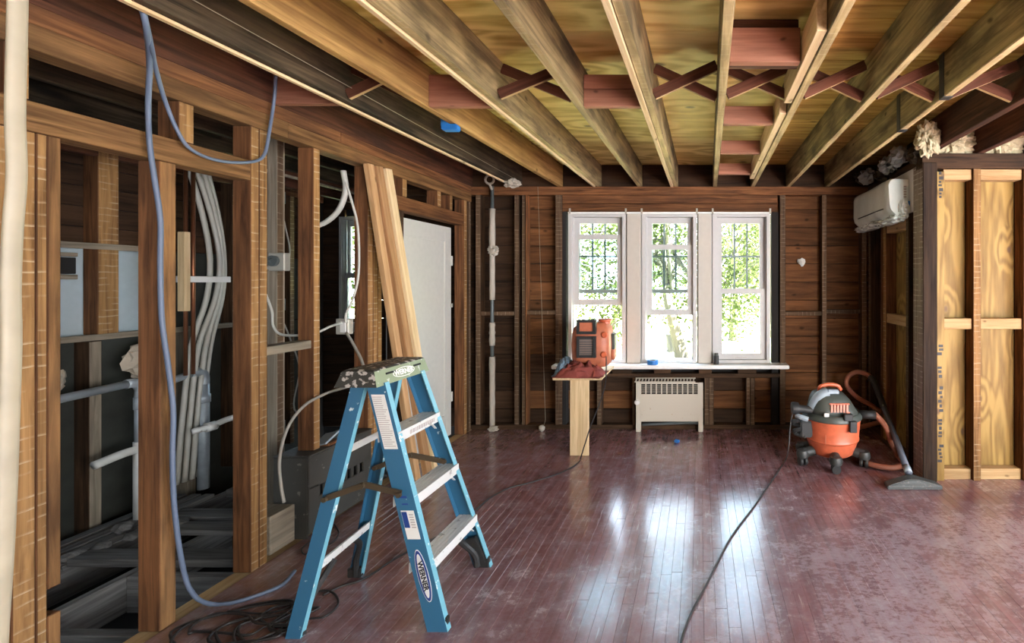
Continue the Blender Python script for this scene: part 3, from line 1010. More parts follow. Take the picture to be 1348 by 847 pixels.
ZM = 1.49
window(1, -1.408, -0.789, 0.715, 2.310, 0.585, ZM)
window(2, -0.618, -0.030, 0.715, 2.310, 0.475, ZM)
window(3, 0.138, 0.757, 0.715, 2.310, 0.0, ZM)
window(4, -3.86, -3.49, 1.05, 2.28, 0.0, 1.66, grid=(1, 1), sw=.03, fw=.025)
for n, (x0, x1) in enumerate(((-0.787, -0.620), (-0.028, 0.136))):
    t = struct('trim_%d' % (n + 1), ((x0 + x1) / 2, YB, 0.7))
    box('mullion_board', (x0 + .012, x1 - .012), (YB - 0.02, YB + 0.01), (0.715, 2.31), M['mullion'], t)
    box('mullion_back', (x0, x1), (YB + 0.01, YB + 0.13), (0.715, 2.31), M['vinyl'], t)
st = struct('trim_3', (-0.3, YB, 0.66))
box('window_stool', (-1.545, 0.935), (YB - 0.14, YB + 0.14), (0.672, 0.713), M['white_paint'], st, 0.008)
st = struct('trim_4', (-0.3, YB, 2.32))
box('head_casing', (-1.41, 0.76), (YB + 0.0, YB + 0.13), (2.312, 2.333), M['white_paint'], st)
for x in (-1.40, -0.80, -0.63, -0.04, 0.13, 0.745):
    box('screw_tab', (x, x + 0.02), (YB - 0.004, YB), (2.312, 2.37), M['box_metal'], st)

# ------------------------------------------------------------------ left stud wall
wl = struct('wall_left')
X0, X1 = XL - 0.1, XL


def stud_l(name, y0, y1, z0, z1, mats=ST, x0=X0, x1=X1):
    return box(name, (x0, x1), (y0, y1), (z0, z1), mats, wl, lath=(1, 0, 0))


box('top_plate', (X0, X1), (-2.5, 3.1), (2.53, ZJ - .002), ST, wl, axis='Y')
box('top_plate', (X0, X1), (3.102, 4.875), (2.53, ZJ - .002), ST, wl, axis='Y')
box('top_plate', (X0, X1 + .004), (-2.5, 2.7), (2.435, 2.528), [M['plate']], wl, axis='Y')
box('top_plate', (X0, X1), (2.702, 4.875), (2.435, 2.528), [M['plate']], wl, axis='Y')
box('sole_plate', (X0, X1 - .002), (-2.5, 4.9), (-0.055, -0.004), M['block'], wl)
box('header_rail', (X0 + .0, X1 + .002), (0.9, 2.476), (2.135, 2.245), [M['plate'], M['plate']], wl, axis='Y')
stud_l('stud', 1.215, 1.27, 0, 2.133)
stud_l('stud', 1.56, 1.615, 0, 2.133)
stud_l('stud', 1.617, 1.675, 0, 2.133)
stud_l('stud', 1.677, 1.705, 0, 2.133, [M['stud'], M['stud_lath']])
stud_l('stud', 1.706, 1.742, 0.43, 2.133, [M['stud'], M['plate']])
stud_l('stud', 1.706, 1.742, 0, 0.33, [M['stud'], M['plate']])
stud_l('stud', 2.06, 2.125, 0, 2.133, [M['stud'], M['plate']])
stud_l('cripple_stud', 2.135, 2.20, 2.247, 2.433)
stud_l('cripple_stud', 1.6, 1.66, 2.247, 2.433)
stud_l('stud', 2.478, 2.524, 0, 2.433)
stud_l('stud', 2.526, 2.573, 0, 2.433)
stud_l('stud', 2.88, 2.93, 0.515, 2.433)
box('fire_block', (X0, X1 - .01), (2.575, 2.878), (1.165, 1.215), [M['old_batten']], wl, axis='Y')
stud_l('stud', 3.35, 3.405, 0, 2.433)
stud_l('stud', 3.407, 3.455, 0, 2.433)
stud_l('stud', 3.457, 3.50, 0, 2.22)
stud_l('stud', 3.70, 3.76, 0, 2.165, [M['dark_stud']] * 2)
box('door_header', (X0, X1), (3.502, 4.715), (2.17, 2.285), ST, wl, axis='Y')
for (a, b) in ((3.74, 3.80), (4.24, 4.30), (4.45, 4.5)):
    stud_l('cripple_stud', a, b, 2.287, 2.433)
stud_l('stud', 4.72, 4.775, 0, 2.433)
stud_l('stud', 4.815, 4.86, 0, 2.433, DS)
box('fire_block', (X0, X1 - .02), (4.775, 4.815), (1.14, 1.17), [M['old_batten']], wl, axis='Y')

# door, shut in its opening
d = struct('door_1', (-2.58, 4.2, 0))
DX0, DX1 = -2.60, -2.562
mb = MB()
dy0, dy1 = 3.775, 4.70
mb.box((DX0, DX1), (dy0, dy0 + .11), (0.01, 2.14), .003)
mb.box((DX0, DX1), (dy1 - .11, dy1), (0.01, 2.14), .003)
mb.box((DX0, DX1), (dy0 + .11, dy1 - .11), (1.985, 2.14), .003)
mb.box((DX0, DX1), (dy0 + .11, dy1 - .11), (0.01, 0.24), .003)
mb.build('stile_frame', M['door_paint'], d)
box('door_panel', (DX0 + .008, DX1 - .012), (dy0 + .105, dy1 - .105), (0.235, 1.99), M['door_paint'], d)
for z in (0.35, 1.75):
    box('hinge', (DX1 - .004, DX1 + .012), (dy1 - .012, dy1 + .012), (z, z + 0.1), M['door_paint'], d)
box('hinge', (DX1 - .004, DX1 + .012), (dy1 - .012, dy1 + .012), (1.32, 1.36), M['box_metal'], d)

# ------------------------------------------------------------------ stripped room behind the left wall
wf = struct('wall_far')
XF = -4.0
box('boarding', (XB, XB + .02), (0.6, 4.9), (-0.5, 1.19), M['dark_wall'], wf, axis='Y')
box('backing', (XB - .06, XB - .005), (0.6, 5.0), (-0.6, 2.9), M['shade_dark'], wf, 0, axis='Y')  # added sheet that stops outside light coming through the board gaps
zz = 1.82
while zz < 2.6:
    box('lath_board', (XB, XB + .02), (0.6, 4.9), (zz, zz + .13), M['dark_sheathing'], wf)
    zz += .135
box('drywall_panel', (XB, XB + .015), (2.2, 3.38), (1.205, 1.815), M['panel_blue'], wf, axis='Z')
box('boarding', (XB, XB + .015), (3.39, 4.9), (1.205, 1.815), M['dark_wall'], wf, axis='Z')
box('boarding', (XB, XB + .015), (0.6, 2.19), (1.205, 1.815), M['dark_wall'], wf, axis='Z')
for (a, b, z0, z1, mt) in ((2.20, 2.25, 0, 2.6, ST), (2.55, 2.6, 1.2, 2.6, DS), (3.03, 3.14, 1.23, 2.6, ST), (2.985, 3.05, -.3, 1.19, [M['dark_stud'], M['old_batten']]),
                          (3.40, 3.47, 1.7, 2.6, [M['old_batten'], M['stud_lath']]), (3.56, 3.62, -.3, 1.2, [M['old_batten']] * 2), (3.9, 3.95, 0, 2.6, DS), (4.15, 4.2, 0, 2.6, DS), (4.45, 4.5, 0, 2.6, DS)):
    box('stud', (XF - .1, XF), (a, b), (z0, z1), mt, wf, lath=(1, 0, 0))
box('batten', (XF - .03, XF + .006), (2.2, 3.9), (1.195, 1.235), M['old_batten'], wf)
box('batten', (XF - .03, XF + .006), (2.2, 3.28), (1.80, 1.84), M['old_batten'], wf)
box('batten', (XF - .02, XF + .006), (2.3, 2.93), (1.745, 1.77), M['old_batten'], wf)
box('batten', (XF - .02, XF + .006), (2.3, 2.93), (1.60, 1.63), M['old_batten'], wf)
box('pocket', (XF - .1, XF - .02), (2.32, 2.94), (1.635, 1.74), M['shade_dark'], wf)
box('new_batten', (XF + .4, XF + .45), (3.14, 3.18), (1.38, 1.93), M['new_wood'], wf)
# partition across at the near end, closing the view, and rails under the ceiling
wp = struct('wall_partition')
box('boarding', (XB, X0 - .02), (0.6, 0.63), (-0.6, 2.84), M['dark_wall'], wp)
for x in (-2.9, -3.3, -3.7):
    box('stud', (x, x + .05), (0.63, 0.73), (0, 2.6), DS, wp, lath=(0, 1, 0))
box('rail', (XF - .06, XF), (0.7, 4.85), (2.42, 2.50), M['red_beam'], wf)
box('ledger', (-3.3, -3.25), (0.7, 4.85), (2.33, 2.46), M['red_beam'], wf)
tube('rod', [(-3.1, 1.2, 2.38), (-3.1, 4.8, 2.38)], 0.012, M['old_batten'], wf, curve=False)
# posts standing in the middle of the stripped room
box('stud', (-3.12, -3.02), (3.28, 3.32), (0, 2.6), [M['dark_stud'], M['old_batten']], wf, lath=(1, 0, 0))
box('stud', (-3.0, -2.93), (3.16, 3.21), (0, 2.6), [M['old_batten'], M['dark_lath']], wf, lath=(1, 0, 0))
# opened floor: joists over a dark void
fp = struct('floor_pit')
box('void_floor', (XB, X0), (0.6, 4.9), (-0.62, -0.55), M['shade_dark'], fp, 0)
box('void_side', (X0 + .04, X0 + .06), (0.6, 4.9), (-0.56, -0.06), M['grey_wood'], fp, 0, axis='Y')
for x in (-3.68, -3.2):
    box('floor_joist', (x - .024, x + .024), (0.7, 3.1 if x > -3.5 else 4.8), (-0.25, -0.05), M['grey_wood'], fp)
for (y, z) in ((2.10, -0.05), (1.55, -0.05), (2.52, -0.05)):
    box('floor_joist', (-3.17, X0 + .02), (y, y + .048), (-0.25, z), M['grey_wood'], fp)
for k, y in enumerate((2.62, 2.78, 2.93, 3.1, 3.24, 3.5, 3.62, 3.78, 3.9, 4.05, 4.2, 4.36, 4.5, 4.66)):
    if k in (1, 4):
        continue
    box('floor_plank', (-3.64, X0 - .03 + R.random() * .05), (y, y + 0.115), (-0.045 - R.random() * .03, -0.015), M['grey_wood'], fp)
for k, x in enumerate((-3.95, -3.84, -3.74)):
    box('floor_plank', (x, x + .07), (1.9, 3.45), (-0.05, -.02), M['grey_wood'], fp)
for k in range(9):
    blob('plaster_lump', (-3.62 + R.uniform(-.1, .22), 2.3 + k * .09, -0.03 + R.uniform(0, .03)), (R.uniform(.03, .07), R.uniform(.03, .06), R.uniform(.02, .04)), M['grey_wood'], fp, 2, .4, 2, k)

# pipes
t = thing('drain_pipe', (-3.8, 2.95, 0.1), 'grey drain pipe rising to an elbow and turning down behind the second stud', 'pipe')
tube('pipe_run', [(-3.8, 2.3, 0.865), (-3.8, 3.04, 0.905)], 0.026, M['steel_pipe'], t, 10, curve=False)
tube('elbow', [(-3.8, 3.02, 0.905), (-3.8, 3.07, 0.90), (-3.8, 3.10, 0.86), (-3.8, 3.10, 0.80)], 0.031, M['steel_pipe'], t, 10)
tube('coupling', [(-3.8, 3.1, 0.72), (-3.8, 3.1, 0.80)], 0.036, M['steel_pipe'], t, 10, curve=False)
tube('pipe_drop', [(-3.8, 3.1, 0.5), (-3.8, 3.1, 0.80)], 0.031, M['steel_pipe'], t, 10, curve=False)
t = thing('waste_pipe', (-3.8, 3.1, -.05), 'white waste pipe with a side branch below the grey drain pipe', 'pipe')
tube('pipe_drop', [(-3.8, 3.1, -0.05), (-3.8, 3.1, 0.5)], 0.037, M['pvc'], t, 10, curve=False)
tube('branch', [(-3.8, 2.86, 0.43), (-3.8, 3.0, 0.45), (-3.8, 3.1, 0.45)], 0.027, M['pvc'], t, 10)
t = thing('water_pipe', (-3.8, 3.48, 0.1), 'grey pipe with elbow turning down in the bay left of the big double stud', 'pipe')
tube('pipe_run', [(-3.8, 3.18, 0.85), (-3.8, 3.42, 0.90)], 0.026, M['steel_pipe'], t, 10, curve=False)
tube('elbow', [(-3.8, 3.40, 0.895), (-3.8, 3.46, 0.90), (-3.8, 3.49, 0.86), (-3.8, 3.49, 0.78)], 0.033, M['steel_pipe'], t, 10)
tube('pipe_drop', [(-3.8, 3.49, 0.0), (-3.8, 3.49, 0.8)], 0.035, M['steel_pipe'], t, 10, curve=False)
tube('coupling', [(-3.8, 3.49, 0.66), (-3.8, 3.49, 0.72)], 0.042, M['steel_pipe'], t, 10, curve=False)
t = thing('shower_valve', (-3.6, 3.5, .5), 'chrome valve with bent spout left of the big double stud', 'valve')
tube('spout', [(-3.7, 3.32, 0.49), (-3.66, 3.4, 0.50), (-3.62, 3.52, 0.53), (-3.55, 3.62, 0.52), (-3.52, 3.66, 0.45)], 0.022, M['alu'], t, 10)
tube('valve_body', [(-3.66, 3.38, 0.50), (-3.66, 3.44, 0.50)], 0.035, M['alu'], t, 10, curve=False)
for k, y in enumerate((3.325, 3.375)):
    tag(tube('copper_pipe', [(-3.75, y, 0.9), (-3.75, y, 2.4)], 0.012, M['copper'], None, 8, curve=False),
        ('left' if k == 0 else 'right') + ' one of two thin copper risers left of the white cables', 'pipe', 'copper risers in the stripped room')
for k, (y, b) in enumerate(((3.41, .09), (3.46, .11), (3.51, .08), (3.55, .06))):
    pts = [(-3.78, y - .06, 2.5), (-3.78, y + b * .6, 2.1), (-3.76, y + b, 1.75), (-3.76, y + b * .7, 1.45), (-3.78, y - .02, 1.1), (-3.8, y - .06, 0.6), (-3.82, y - .08, 0.1)]
    tag(tube('cable', pts, 0.017 if k < 3 else 0.011, M['cable_white'], None, 8),
        '%s of the four white cables hanging by the double stud' % ('leftmost', 'second from left', 'third from left', 'rightmost')[k], 'cable', 'white cables in a bundle')
t = box('cable_bracket', (-3.73, -3.70), (3.24, 3.60), (1.58, 1.625), M['white_paint'])
tag(t, 'short white strip holding the bundle of white cables', 'bracket')
pts = [(-3.6, 3.86, 2.42), (-3.6, 3.95, 2.1), (-3.6, 4.0, 1.8), (-3.6, 3.85, 1.5), (-3.6, 4.0, 1.1), (-3.6, 4.1, .8), (-3.6, 4.05, 0.45), (-3.6, 4.3, .3)]
tag(tube('wire', pts, 0.006, M['cable_grey'], None, 6), 'thin grey wire snaking down right of the white cable bundle', 'wire')
t = thing('vent_stack', (-3.3, 3.55, 0), 'tall dark vent stack pipe standing behind the double stud', 'pipe')
tube('stack', [(-3.3, 3.56, -.02), (-3.3, 3.56, 2.58)], 0.042, M['dark_pipe'], t, 12, curve=False)
for z in (0.4, 1.36, 2.2):
    tube('hub', [(-3.3, 3.56, z), (-3.3, 3.56, z + .09)], 0.05, M['dark_pipe'], t, 12, curve=False)
c = P(367, 345, 3.05)
t = thing('junction_box', c, 'square metal junction box with round knockout, in front of the vent stack', 'electrical box')
box('box_body', (c.x - .055, c.x + .055), (c.y - .02, c.y + .03), (c.z - .06, c.z + .06), M['box_metal'], t, .006)
lathe('knockout', [(0.0, 0), (.036, 0), (.036, .02), (.022, .02), (.022, .004)], M['dark_pipe'], t, Matrix.Translation((c.x - .01, c.y - .022, c.z + .005)) @ Matrix.Rotation(math.pi / 2, 4, 'X'), 16)
box('mounting_arm', (c.x - .3, c.x - .055), (c.y, c.y + .02), (c.z - .05, c.z - .03), M['box_metal'], t)
c = P(452, 430, 3.2)
t = thing('outlet_box', c, 'small metal outlet box with wires below the far blue-lit window', 'electrical box')
box('box_body', (c.x - .04, c.x + .05), (c.y - .02, c.y + .03), (c.z - .055, c.z + .055), M['box_metal'], t, .005)
box('device_plate', (c.x - .005, c.x + .035), (c.y - .026, c.y - .02), (c.z - .04, c.z + .04), M['label_white'], t, .003)
Yc = 3.14
tag(tube('cable', [P(455, 240, Yc), P(462, 262, Yc), P(471, 300, Yc), P(472, 360, Yc), P(464, 395, Yc), P(456, 412, Yc), P(455, 425, Yc)], 0.008, M['cable_white'], None, 6), 'white cable looping down beside the far window to the outlet box', 'cable')
tag(tube('cable', [P(452, 225, 3.3), P(455, 250, 3.3), P(447, 275, 3.3), P(430, 292, 3.3), P(410, 300, 3.3)], 0.018, M['cable_white'], None, 8), 'thick white cable bending from the ceiling behind the single stud', 'cable')
tag(tube('cable', [P(450, 425, 3.12), P(435, 430, 3.1), P(420, 437, 3.05), P(405, 441, 3.0), P(372, 441, 3.0), P(360, 430, 3.0), P(358, 410, 3.0), P(350, 388, 3.0)], 0.008, M['cable_white'], None, 6), 'pale cable running level from the outlet box to the double stud', 'cable')
tag(tube('cable', [P(456, 438, 3.18), P(466, 455, 3.15), P(476, 475, 3.1), P(478, 492, 3.05), P(460, 508, 2.95), P(430, 518, 2.9), P(400, 535, 2.8), P(378, 565, 2.72), P(368, 605, 2.68), P(370, 640, 2.66), P(374, 662, 2.66)], 0.009, M['cable_grey'], None, 6), 'pale cable arching over from the outlet box down to the dark convector', 'cable')
t = blob('insulation_tuft', (-3.92, 2.72, 0.97), (.06, .09, .10), M['insulation'], None, 3, .5, 2.5, 3)
tag(t, 'pale tuft of insulation low in the bay beside the leftmost stud', 'insulation')
t = blob('insulation_tuft', (-3.92, 3.24, 1.03), (.06, .12, .13), M['insulation'], None, 3, .5, 2.5, 9)
tag(t, 'tuft of insulation above the grey drain pipe elbow', 'insulation')

# ------------------------------------------------------------------ right wall with the short wall in front of it
wr = struct('wall_right')
box('top_plate', (XR, XR + .1), (YA + .1, 4.875), (2.53, ZJ - .002), M['dark_stud'], wr)
for (a, b, mt) in ((3.93, 3.98, DS), (4.40, 4.47, ST), (4.49, 4.53, [M['stud']] * 2), (4.80, 4.86, DS)):
    box('stud', (XR, XR + .1), (a, b), (0.05, 2.528), mt, wr, lath=(-1, 0, 0))
box('plywood_panel', (XR + .1, XR + .115), (3.72, 4.5), (0.0, 2.55), M['ply_panel'], wr, axis='Z')
z = 0.0
while z < 2.6:
    box('sheathing_board', (XR + .1, XR + .12), (4.502, 4.97), (z, z + .193), M['dark_sheathing'], wr, .004)
    z += .198
box('outer_boarding', (XR + .125, XR + .14), (3.74, 5.02), (-.6, 2.95), M['shade_dark'], wr, axis='Z')
box('blocking', (XR + .005, XR + .09), (3.98, 4.40), (1.19, 1.28), M['block'], wr, axis='Y')
box('blocking', (XR + .005, XR + .09), (3.98, 4.40), (2.05, 2.13), M['new_wood_aged'], wr, axis='Y')
box('sole_plate', (XR, XR + .1), (3.72, 4.875), (0, .05), M['dark_stud'], wr)

wa = struct('wall_alcove')
box('corner_post', (1.765, 1.88), (YA - .02, YA + .15), (0, 2.53), [M['post'], M['post_lath']], wa, lath=(-1, 0, 0), bev=.006)
o = box('new_stud', (1.882, 1.945), (YA, YA + .09), (0, 2.46), M['ply_panel'], wa)
box('top_plate', (1.765, 4.4), (YA - .01, YA + .1), (2.485, ZJ - .002), M['dark_stud'], wa)
for (x0, x1) in ((2.175, 2.235), (2.575, 2.635), (2.98, 3.04), (3.38, 3.44)):
    box('stud', (x0, x1), (YA, YA + .11), (0.0, 2.484), [M['stud'], M['stud_lath']], wa, lath=(0, -1, 0))
prev = 1.946
for x in (2.174, 2.574, 2.979, 3.379):
    if x < 3:
        box('plywood_panel', (prev + .001, x - .001), (YA + .111, YA + .125), (0, 2.484), M['ply_panel'], wa, axis='Z')
    else:
        box('plywood_panel', (prev + .001, x - .001), (YA + .111, YA + .125), (0, 2.484), M['ply_panel'], wa, axis='Z')
    box('blocking', (prev + .001, x - .001), (YA + .02, YA + .11), (2.40, 2.483), M['block'], wa, axis='X')
    box('blocking', (prev + .001, x - .001), (YA + .02, YA + .11), (1.205, 1.29), M['block'], wa, axis='X')
    box('bottom_block', (prev + .001, x - .001), (YA + .03, YA + .11), (0, .085), M['block'], wa, axis='X')
    prev = x + .061
box('outer_boarding', (1.95, 4.5), (YA + .13, YA + .15), (-.6, 2.95), M['shade_dark'], wa)
# stamped ink on the new stud (illegible grade stamps)
inks = MB()
rz = random.Random(4)
for (z0, z1) in ((2.25, 2.44), (0.55, 0.75), (0.82, 0.92), (0.35, 0.5), (0.15, 0.3), (1.0, 1.08)):
    z = z0
    while z < z1:
        h = rz.uniform(.020, .038)
        w = rz.uniform(.018, .036)
        xx = 1.913 + rz.uniform(-.008, .008)
        inks.box((xx - w / 2, xx + w / 2), (YA - .0012, YA + .001), (z, z + h * .7))
        z += h + .003
inks.build('stamp_ink', M['ink'], o)

# rooms shell behind and beside the camera, with openings added for the fill lamps
wx = struct('wall_side')
for (y0, y1, z0, z1) in ((-2.5, -2.15, -.1, 2.95), (-.45, .05, -.1, 2.95), (1.75, 3.75, -.1, 2.95), (-2.15, -.45, -.1, .45), (-2.15, -.45, 2.35, 2.95), (.05, 1.75, -.1, .45), (.05, 1.75, 2.35, 2.95)):
    box('wall_board', (4.4, 4.5), (y0, y1), (z0, z1), M['outer'], wx, 0)
wy = struct('wall_rear')
for (x0, x1, z0, z1) in ((-4.2, 2.25, -.1, 2.95), (3.95, 4.5, -.1, 2.95), (2.25, 3.95, -.1, .3), (2.25, 3.95, 2.4, 2.95)):
    box('wall_board', (x0, x1), (-2.6, -2.5), (z0, z1), M['outer'], wy, 0)
box('wall_board', (X0 - .03, X0), (-2.5, 0.6), (-.1, 2.84), M['outer'], wl, 0)

# ------------------------------------------------------------------ spray foam over the right wall
t = blob('spray_foam', P(1222, 183, 3.42), (.085, .06, .12), M['foam'], None, 5, .42, 2.6, 2)
tag(t, 'lump of pale spray foam hanging at the top of the corner post', 'foam')
for k, (px, w, y) in enumerate(((1275, .16, 3.66), (1330, .17, 3.66))):
    c = P(px, 190, y)
    t = blob('spray_foam', (2.03 + .4 * k, YA + .06, 2.73), (.19, .08, .15), M['foam'], None, 5, .35, 5, 5 + k)
    tag(t, ('pale spray foam filling the joist bay just right of the corner post', 'pale spray foam in the second joist bay, at the right edge of the frame')[k], 'foam')
t = thing('plastic_sheeting', (1.7, 4.3, 2.6), 'crumpled dirty plastic sheeting stuffed above the wrapped air conditioner', 'plastic')
for k in range(7):
    blob('crumple', (1.72 + R.uniform(-.07, .08), 3.75 + k * .16, 2.635 + R.uniform(-.03, .05)), (.07, .09, .07), M['crumple'] if k in (1, 2, 5) else M['dark_joist'], t, 3, .7, 2.0, 20 + k, ridged=True)

# ------------------------------------------------------------------ wrapped air conditioner
t = thing('air_conditioner', (1.79, 4.3, 2.13), 'wall mounted air conditioner wrapped in clear plastic at the right wall', 'air conditioner')
box('mounting_board', (1.782, 1.799), (3.70, 4.86), (2.17, 2.53), M['mount'], t, .003, axis='Y')
ya, yb = 3.88, 4.78
prof = [(1.781, 2.47), (1.64, 2.47), (1.612, 2.455), (1.600, 2.42), (1.602, 2.24), (1.615, 2.19), (1.66, 2.145), (1.72, 2.125), (1.781, 2.125)]
vs, fsx = [], []
NY = 24
for i in range(NY + 1):
    y = ya + (yb - ya) * i / NY
    for (xx, zz) in prof:
        k = .012 * noise.noise(Vector((xx * 9, y * 6, zz * 7)))
        s = 1 - .07 * (1 if i in (0, NY) else 0)
        vs.append((1.781 + (xx - 1.781) * s + (k if xx < 1.78 else 0), y, 2.3 + (zz - 2.3) * s + k))
n = len(prof)
for i in range(NY):
    for k in range(n - 1):
        fsx.append((i * n + k, i * n + k + 1, (i + 1) * n + k + 1, (i + 1) * n + k))
fsx.append(tuple(range(n))[::-1])
fsx.append(tuple(NY * n + k for k in range(n)))
body = obj('unit_body', vs, fsx, M['plastic'], t, smooth=True)
body.data.set_sharp_from_angle(angle=math.radians(50))
for k in range(5):
    blob('wrap_fold', (1.70 + R.uniform(-.03, .03), 3.92 + k * .2, 2.125), (.07, .10, .03), M['plastic'], t, 3, .6, 2.5, 40 + k, ridged=True)
blob('wrap_fold', (1.735, 3.87, 2.20), (.04, .035, .075), M['plastic'], t, 3, .6, 2.5, 51, ridged=True)
box('air_slot', (1.597, 1.606), (3.98, 4.6), (2.215, 2.224), M['ink'], t, .001)
box('tape_patch', (1.755, 1.785), (3.86, 3.878), (2.22, 2.27), M['tape_blue'], t, .003)
lb = MB()
for k in range(5):
    lb.box((1.735, 1.758), (3.873, 3.8755), (2.30 + k * .022, 2.312 + k * .022))
lb.build('printed_label', M['pale_ink'], t)

# ------------------------------------------------------------------ radiator cover under the windows
t = thing('radiator_cover', (-.32, 4.83, 0), 'cream metal radiator cover with slotted grille below the windows', 'radiator cover')
x0, x1, y0, y1 = -.672, .036, 4.80, 4.875
mb = MB()
mb.box((x0, x0 + .05), (y0, y1), (0, .52), .004)
mb.box((x1 - .05, x1), (y0, y1), (0, .52), .004)
mb.box((x0 + .05, x1 - .05), (y0, y0 + .012), (.11, .40), .003)
mb.box((x0 + .05, x1 - .05), (y0, y0 + .012), (.505, .52), .002)
mb.build('front_panel', M['radiator'], t)
box('grille_backing', (x0 + .05, x1 - .05), (y0 + .05, y0 + .056), (.39, .51), M['hole'], t, 0)
g = MB()
for k in range(12):
    xx = x0 + .05 + (x1 - x0 - .1) * k / 11
    g.box((xx - .006, xx + .006), (y0 + .001, y0 + .012), (.40, .505))
for k in range(1, 5):
    zz = .40 + .105 * k / 5
    g.box((x0 + .05, x1 - .05), (y0 + .003, y0 + .011), (zz - .0024, zz + .0024))
g.build('grille', M['radiator'], t)
tp = MB()
tp.box((x0 - .012, x1 - .08), (y0 - .012, y0 + .0), (.525, .535))
tp.box((x0 - .012, x1 - .08), (y1 - .01, y1), (.548, .558))
for k in range(19):
    xx = x0 + (x1 - x0 - .1) * k / 18
    tp.beam((xx, y0 - .006, .53), (xx, y1 - .005, .553), .016, .008)
tp.build('top_grate', M['radiator'], t)
box('top_tray', (x0, x1), (y0 + .006, y1), (.519, .524), M['dark_stud'], t, 0)
lathe('valve_knob', [(0, 0), (.026, 0), (.03, .01), (.02, .022), (0, .024)], M['alu'], t, Matrix.Translation((x0 + .015, y0 - .001, .315)) @ Matrix.Rotation(math.pi / 2, 4, 'X'), 16)
tag(tube('heating_pipe', [(x0 + .06, 4.86, .06), (x1 - .15, 4.86, .08), (x1 - .05, 4.86, .075)], .016, M['dark_pipe'], None, 8), 'dusty heating pipe running under the cream radiator cover', 'pipe')

# dark convector cover set into the left wall
t = thing('convector', (-2.5, 3.1, 0), 'dark metal convector cover set into the left stud wall behind the ladder', 'convector')
mb = MB()
cx0, cx1, cy0, cy1, cz = -2.62, -2.40, 2.80, 3.335, .50
mb.box((cx1 - .012, cx1), (cy0, cy1), (.30, cz), .003)
mb.box((cx1 - .012, cx1), (cy0, cy1), (.03, .235), .003)
mb.box((cx1 - .012, cx1), (cy0, cy0 + .07), (.23, .31), 0)
mb.box((cx1 - .012, cx1), (cy1 - .07, cy1), (.23, .31), 0)
mb.box((cx0, cx1 - .012), (cy0, cy0 + .012), (0, cz), .003)
mb.box((cx0, cx1 - .012), (cy1 - .012, cy1), (0, cz), .003)
mb.build('cabinet', M['convector'], t)
box('cabinet_top', (cx0, cx1 + .006), (cy0 - .004, cy1 + .004), (cz, cz + .013), M['convector'], t, .004)
g = MB()
for k in range(8):
    yy = cy0 + .07 + (cy1 - cy0 - .14) * k / 7
    g.box((cx1 - .012, cx1 - .001), (yy - .012, yy + .012), (.235, .30))
g.build('grille', M['convector'], t)
box('grille_backing', (cx1 - .05, cx1 - .04), (cy0 + .02, cy1 - .02), (.05, .48), M['hole'], t, 0)
tag(box('wood_block', (-2.62, -2.45), (2.60, 2.76), (.02, .24), M['old_batten'], None, .004, axis='Y'), 'weathered timber block on the floor left of the dark convector', 'block')
t = thing('metal_scrap', (-2.5, 3.03, cz + .013), 'small shiny scrap of metal lying on the dark convector', 'scrap')
mm = Matrix.Translation((-2.46, 3.0, cz + .05)) @ Matrix.Rotation(.4, 4, 'X') @ Matrix.Rotation(-.25, 4, 'Y')
mb = MB(); mb.box((-.05, .05), (-.06, .06), (-.006, .006), .002, mm); mb.build('bright_plate', M['vac_pale'], t)
box('wood_offcut', (-2.52, -2.41), (2.96, 3.06), (cz + .0135, cz + .034), M['stud'], t)

# ------------------------------------------------------------------ leaning lumber
BT = [(P(481.5, 217, 3.34), P(552, 630, 3.60)), (P(493, 215, 3.38), P(561, 630, 3.65)), (P(503, 216, 3.42), P(576, 628, 3.70))]
names = ('leftmost of the three pine boards leaning on the left wall by the white door',
         'middle one of the three pine boards leaning on the left wall by the white door',
         'rightmost, palest of the three pine boards leaning by the white door')
for k, (yb, yt) in enumerate(((3.555, 3.315), (3.625, 3.383), (3.702, 3.458))):
    bx = -2.16 if k else -2.19
    p1 = Vector((-2.415 + .012 * k, yt, 2.44))
    p0 = Vector((bx, yb, 0.025))
    p0.x += (-.010, .004, .016)[k]; p1.x += (.006, .010, .016)[k]; p0.y += (-.012, -.004, .006)[k]
    o = beam('lumber_board', p0, p1, 0.060 if k == 0 else 0.070, 0.040, (M['new_wood_aged'], M['lumber_mid'], M['new_wood'])[k], None, up=(1, 0, .1), bev=.003)
    tag(o, names[k], 'board', 'pine boards leaning on the left wall')

# ------------------------------------------------------------------ step ladder
t = thing('step_ladder', (-1.5, 2.28, 0), 'blue fibreglass step ladder with paint splattered top cap', 'ladder')
HT = 1.10
FN = (Vector((-1.185, 2.06, 0)), Vector((-1.555, 2.185, HT)))
FF = (Vector((-1.205, 2.556, 0)), Vector((-1.555, 2.50, HT)))
RN = (Vector((-1.805, 2.02, 0)), Vector((-1.645, 2.20, HT)))
RF = (Vector((-1.85, 2.47, 0)), Vector((-1.645, 2.485, HT)))


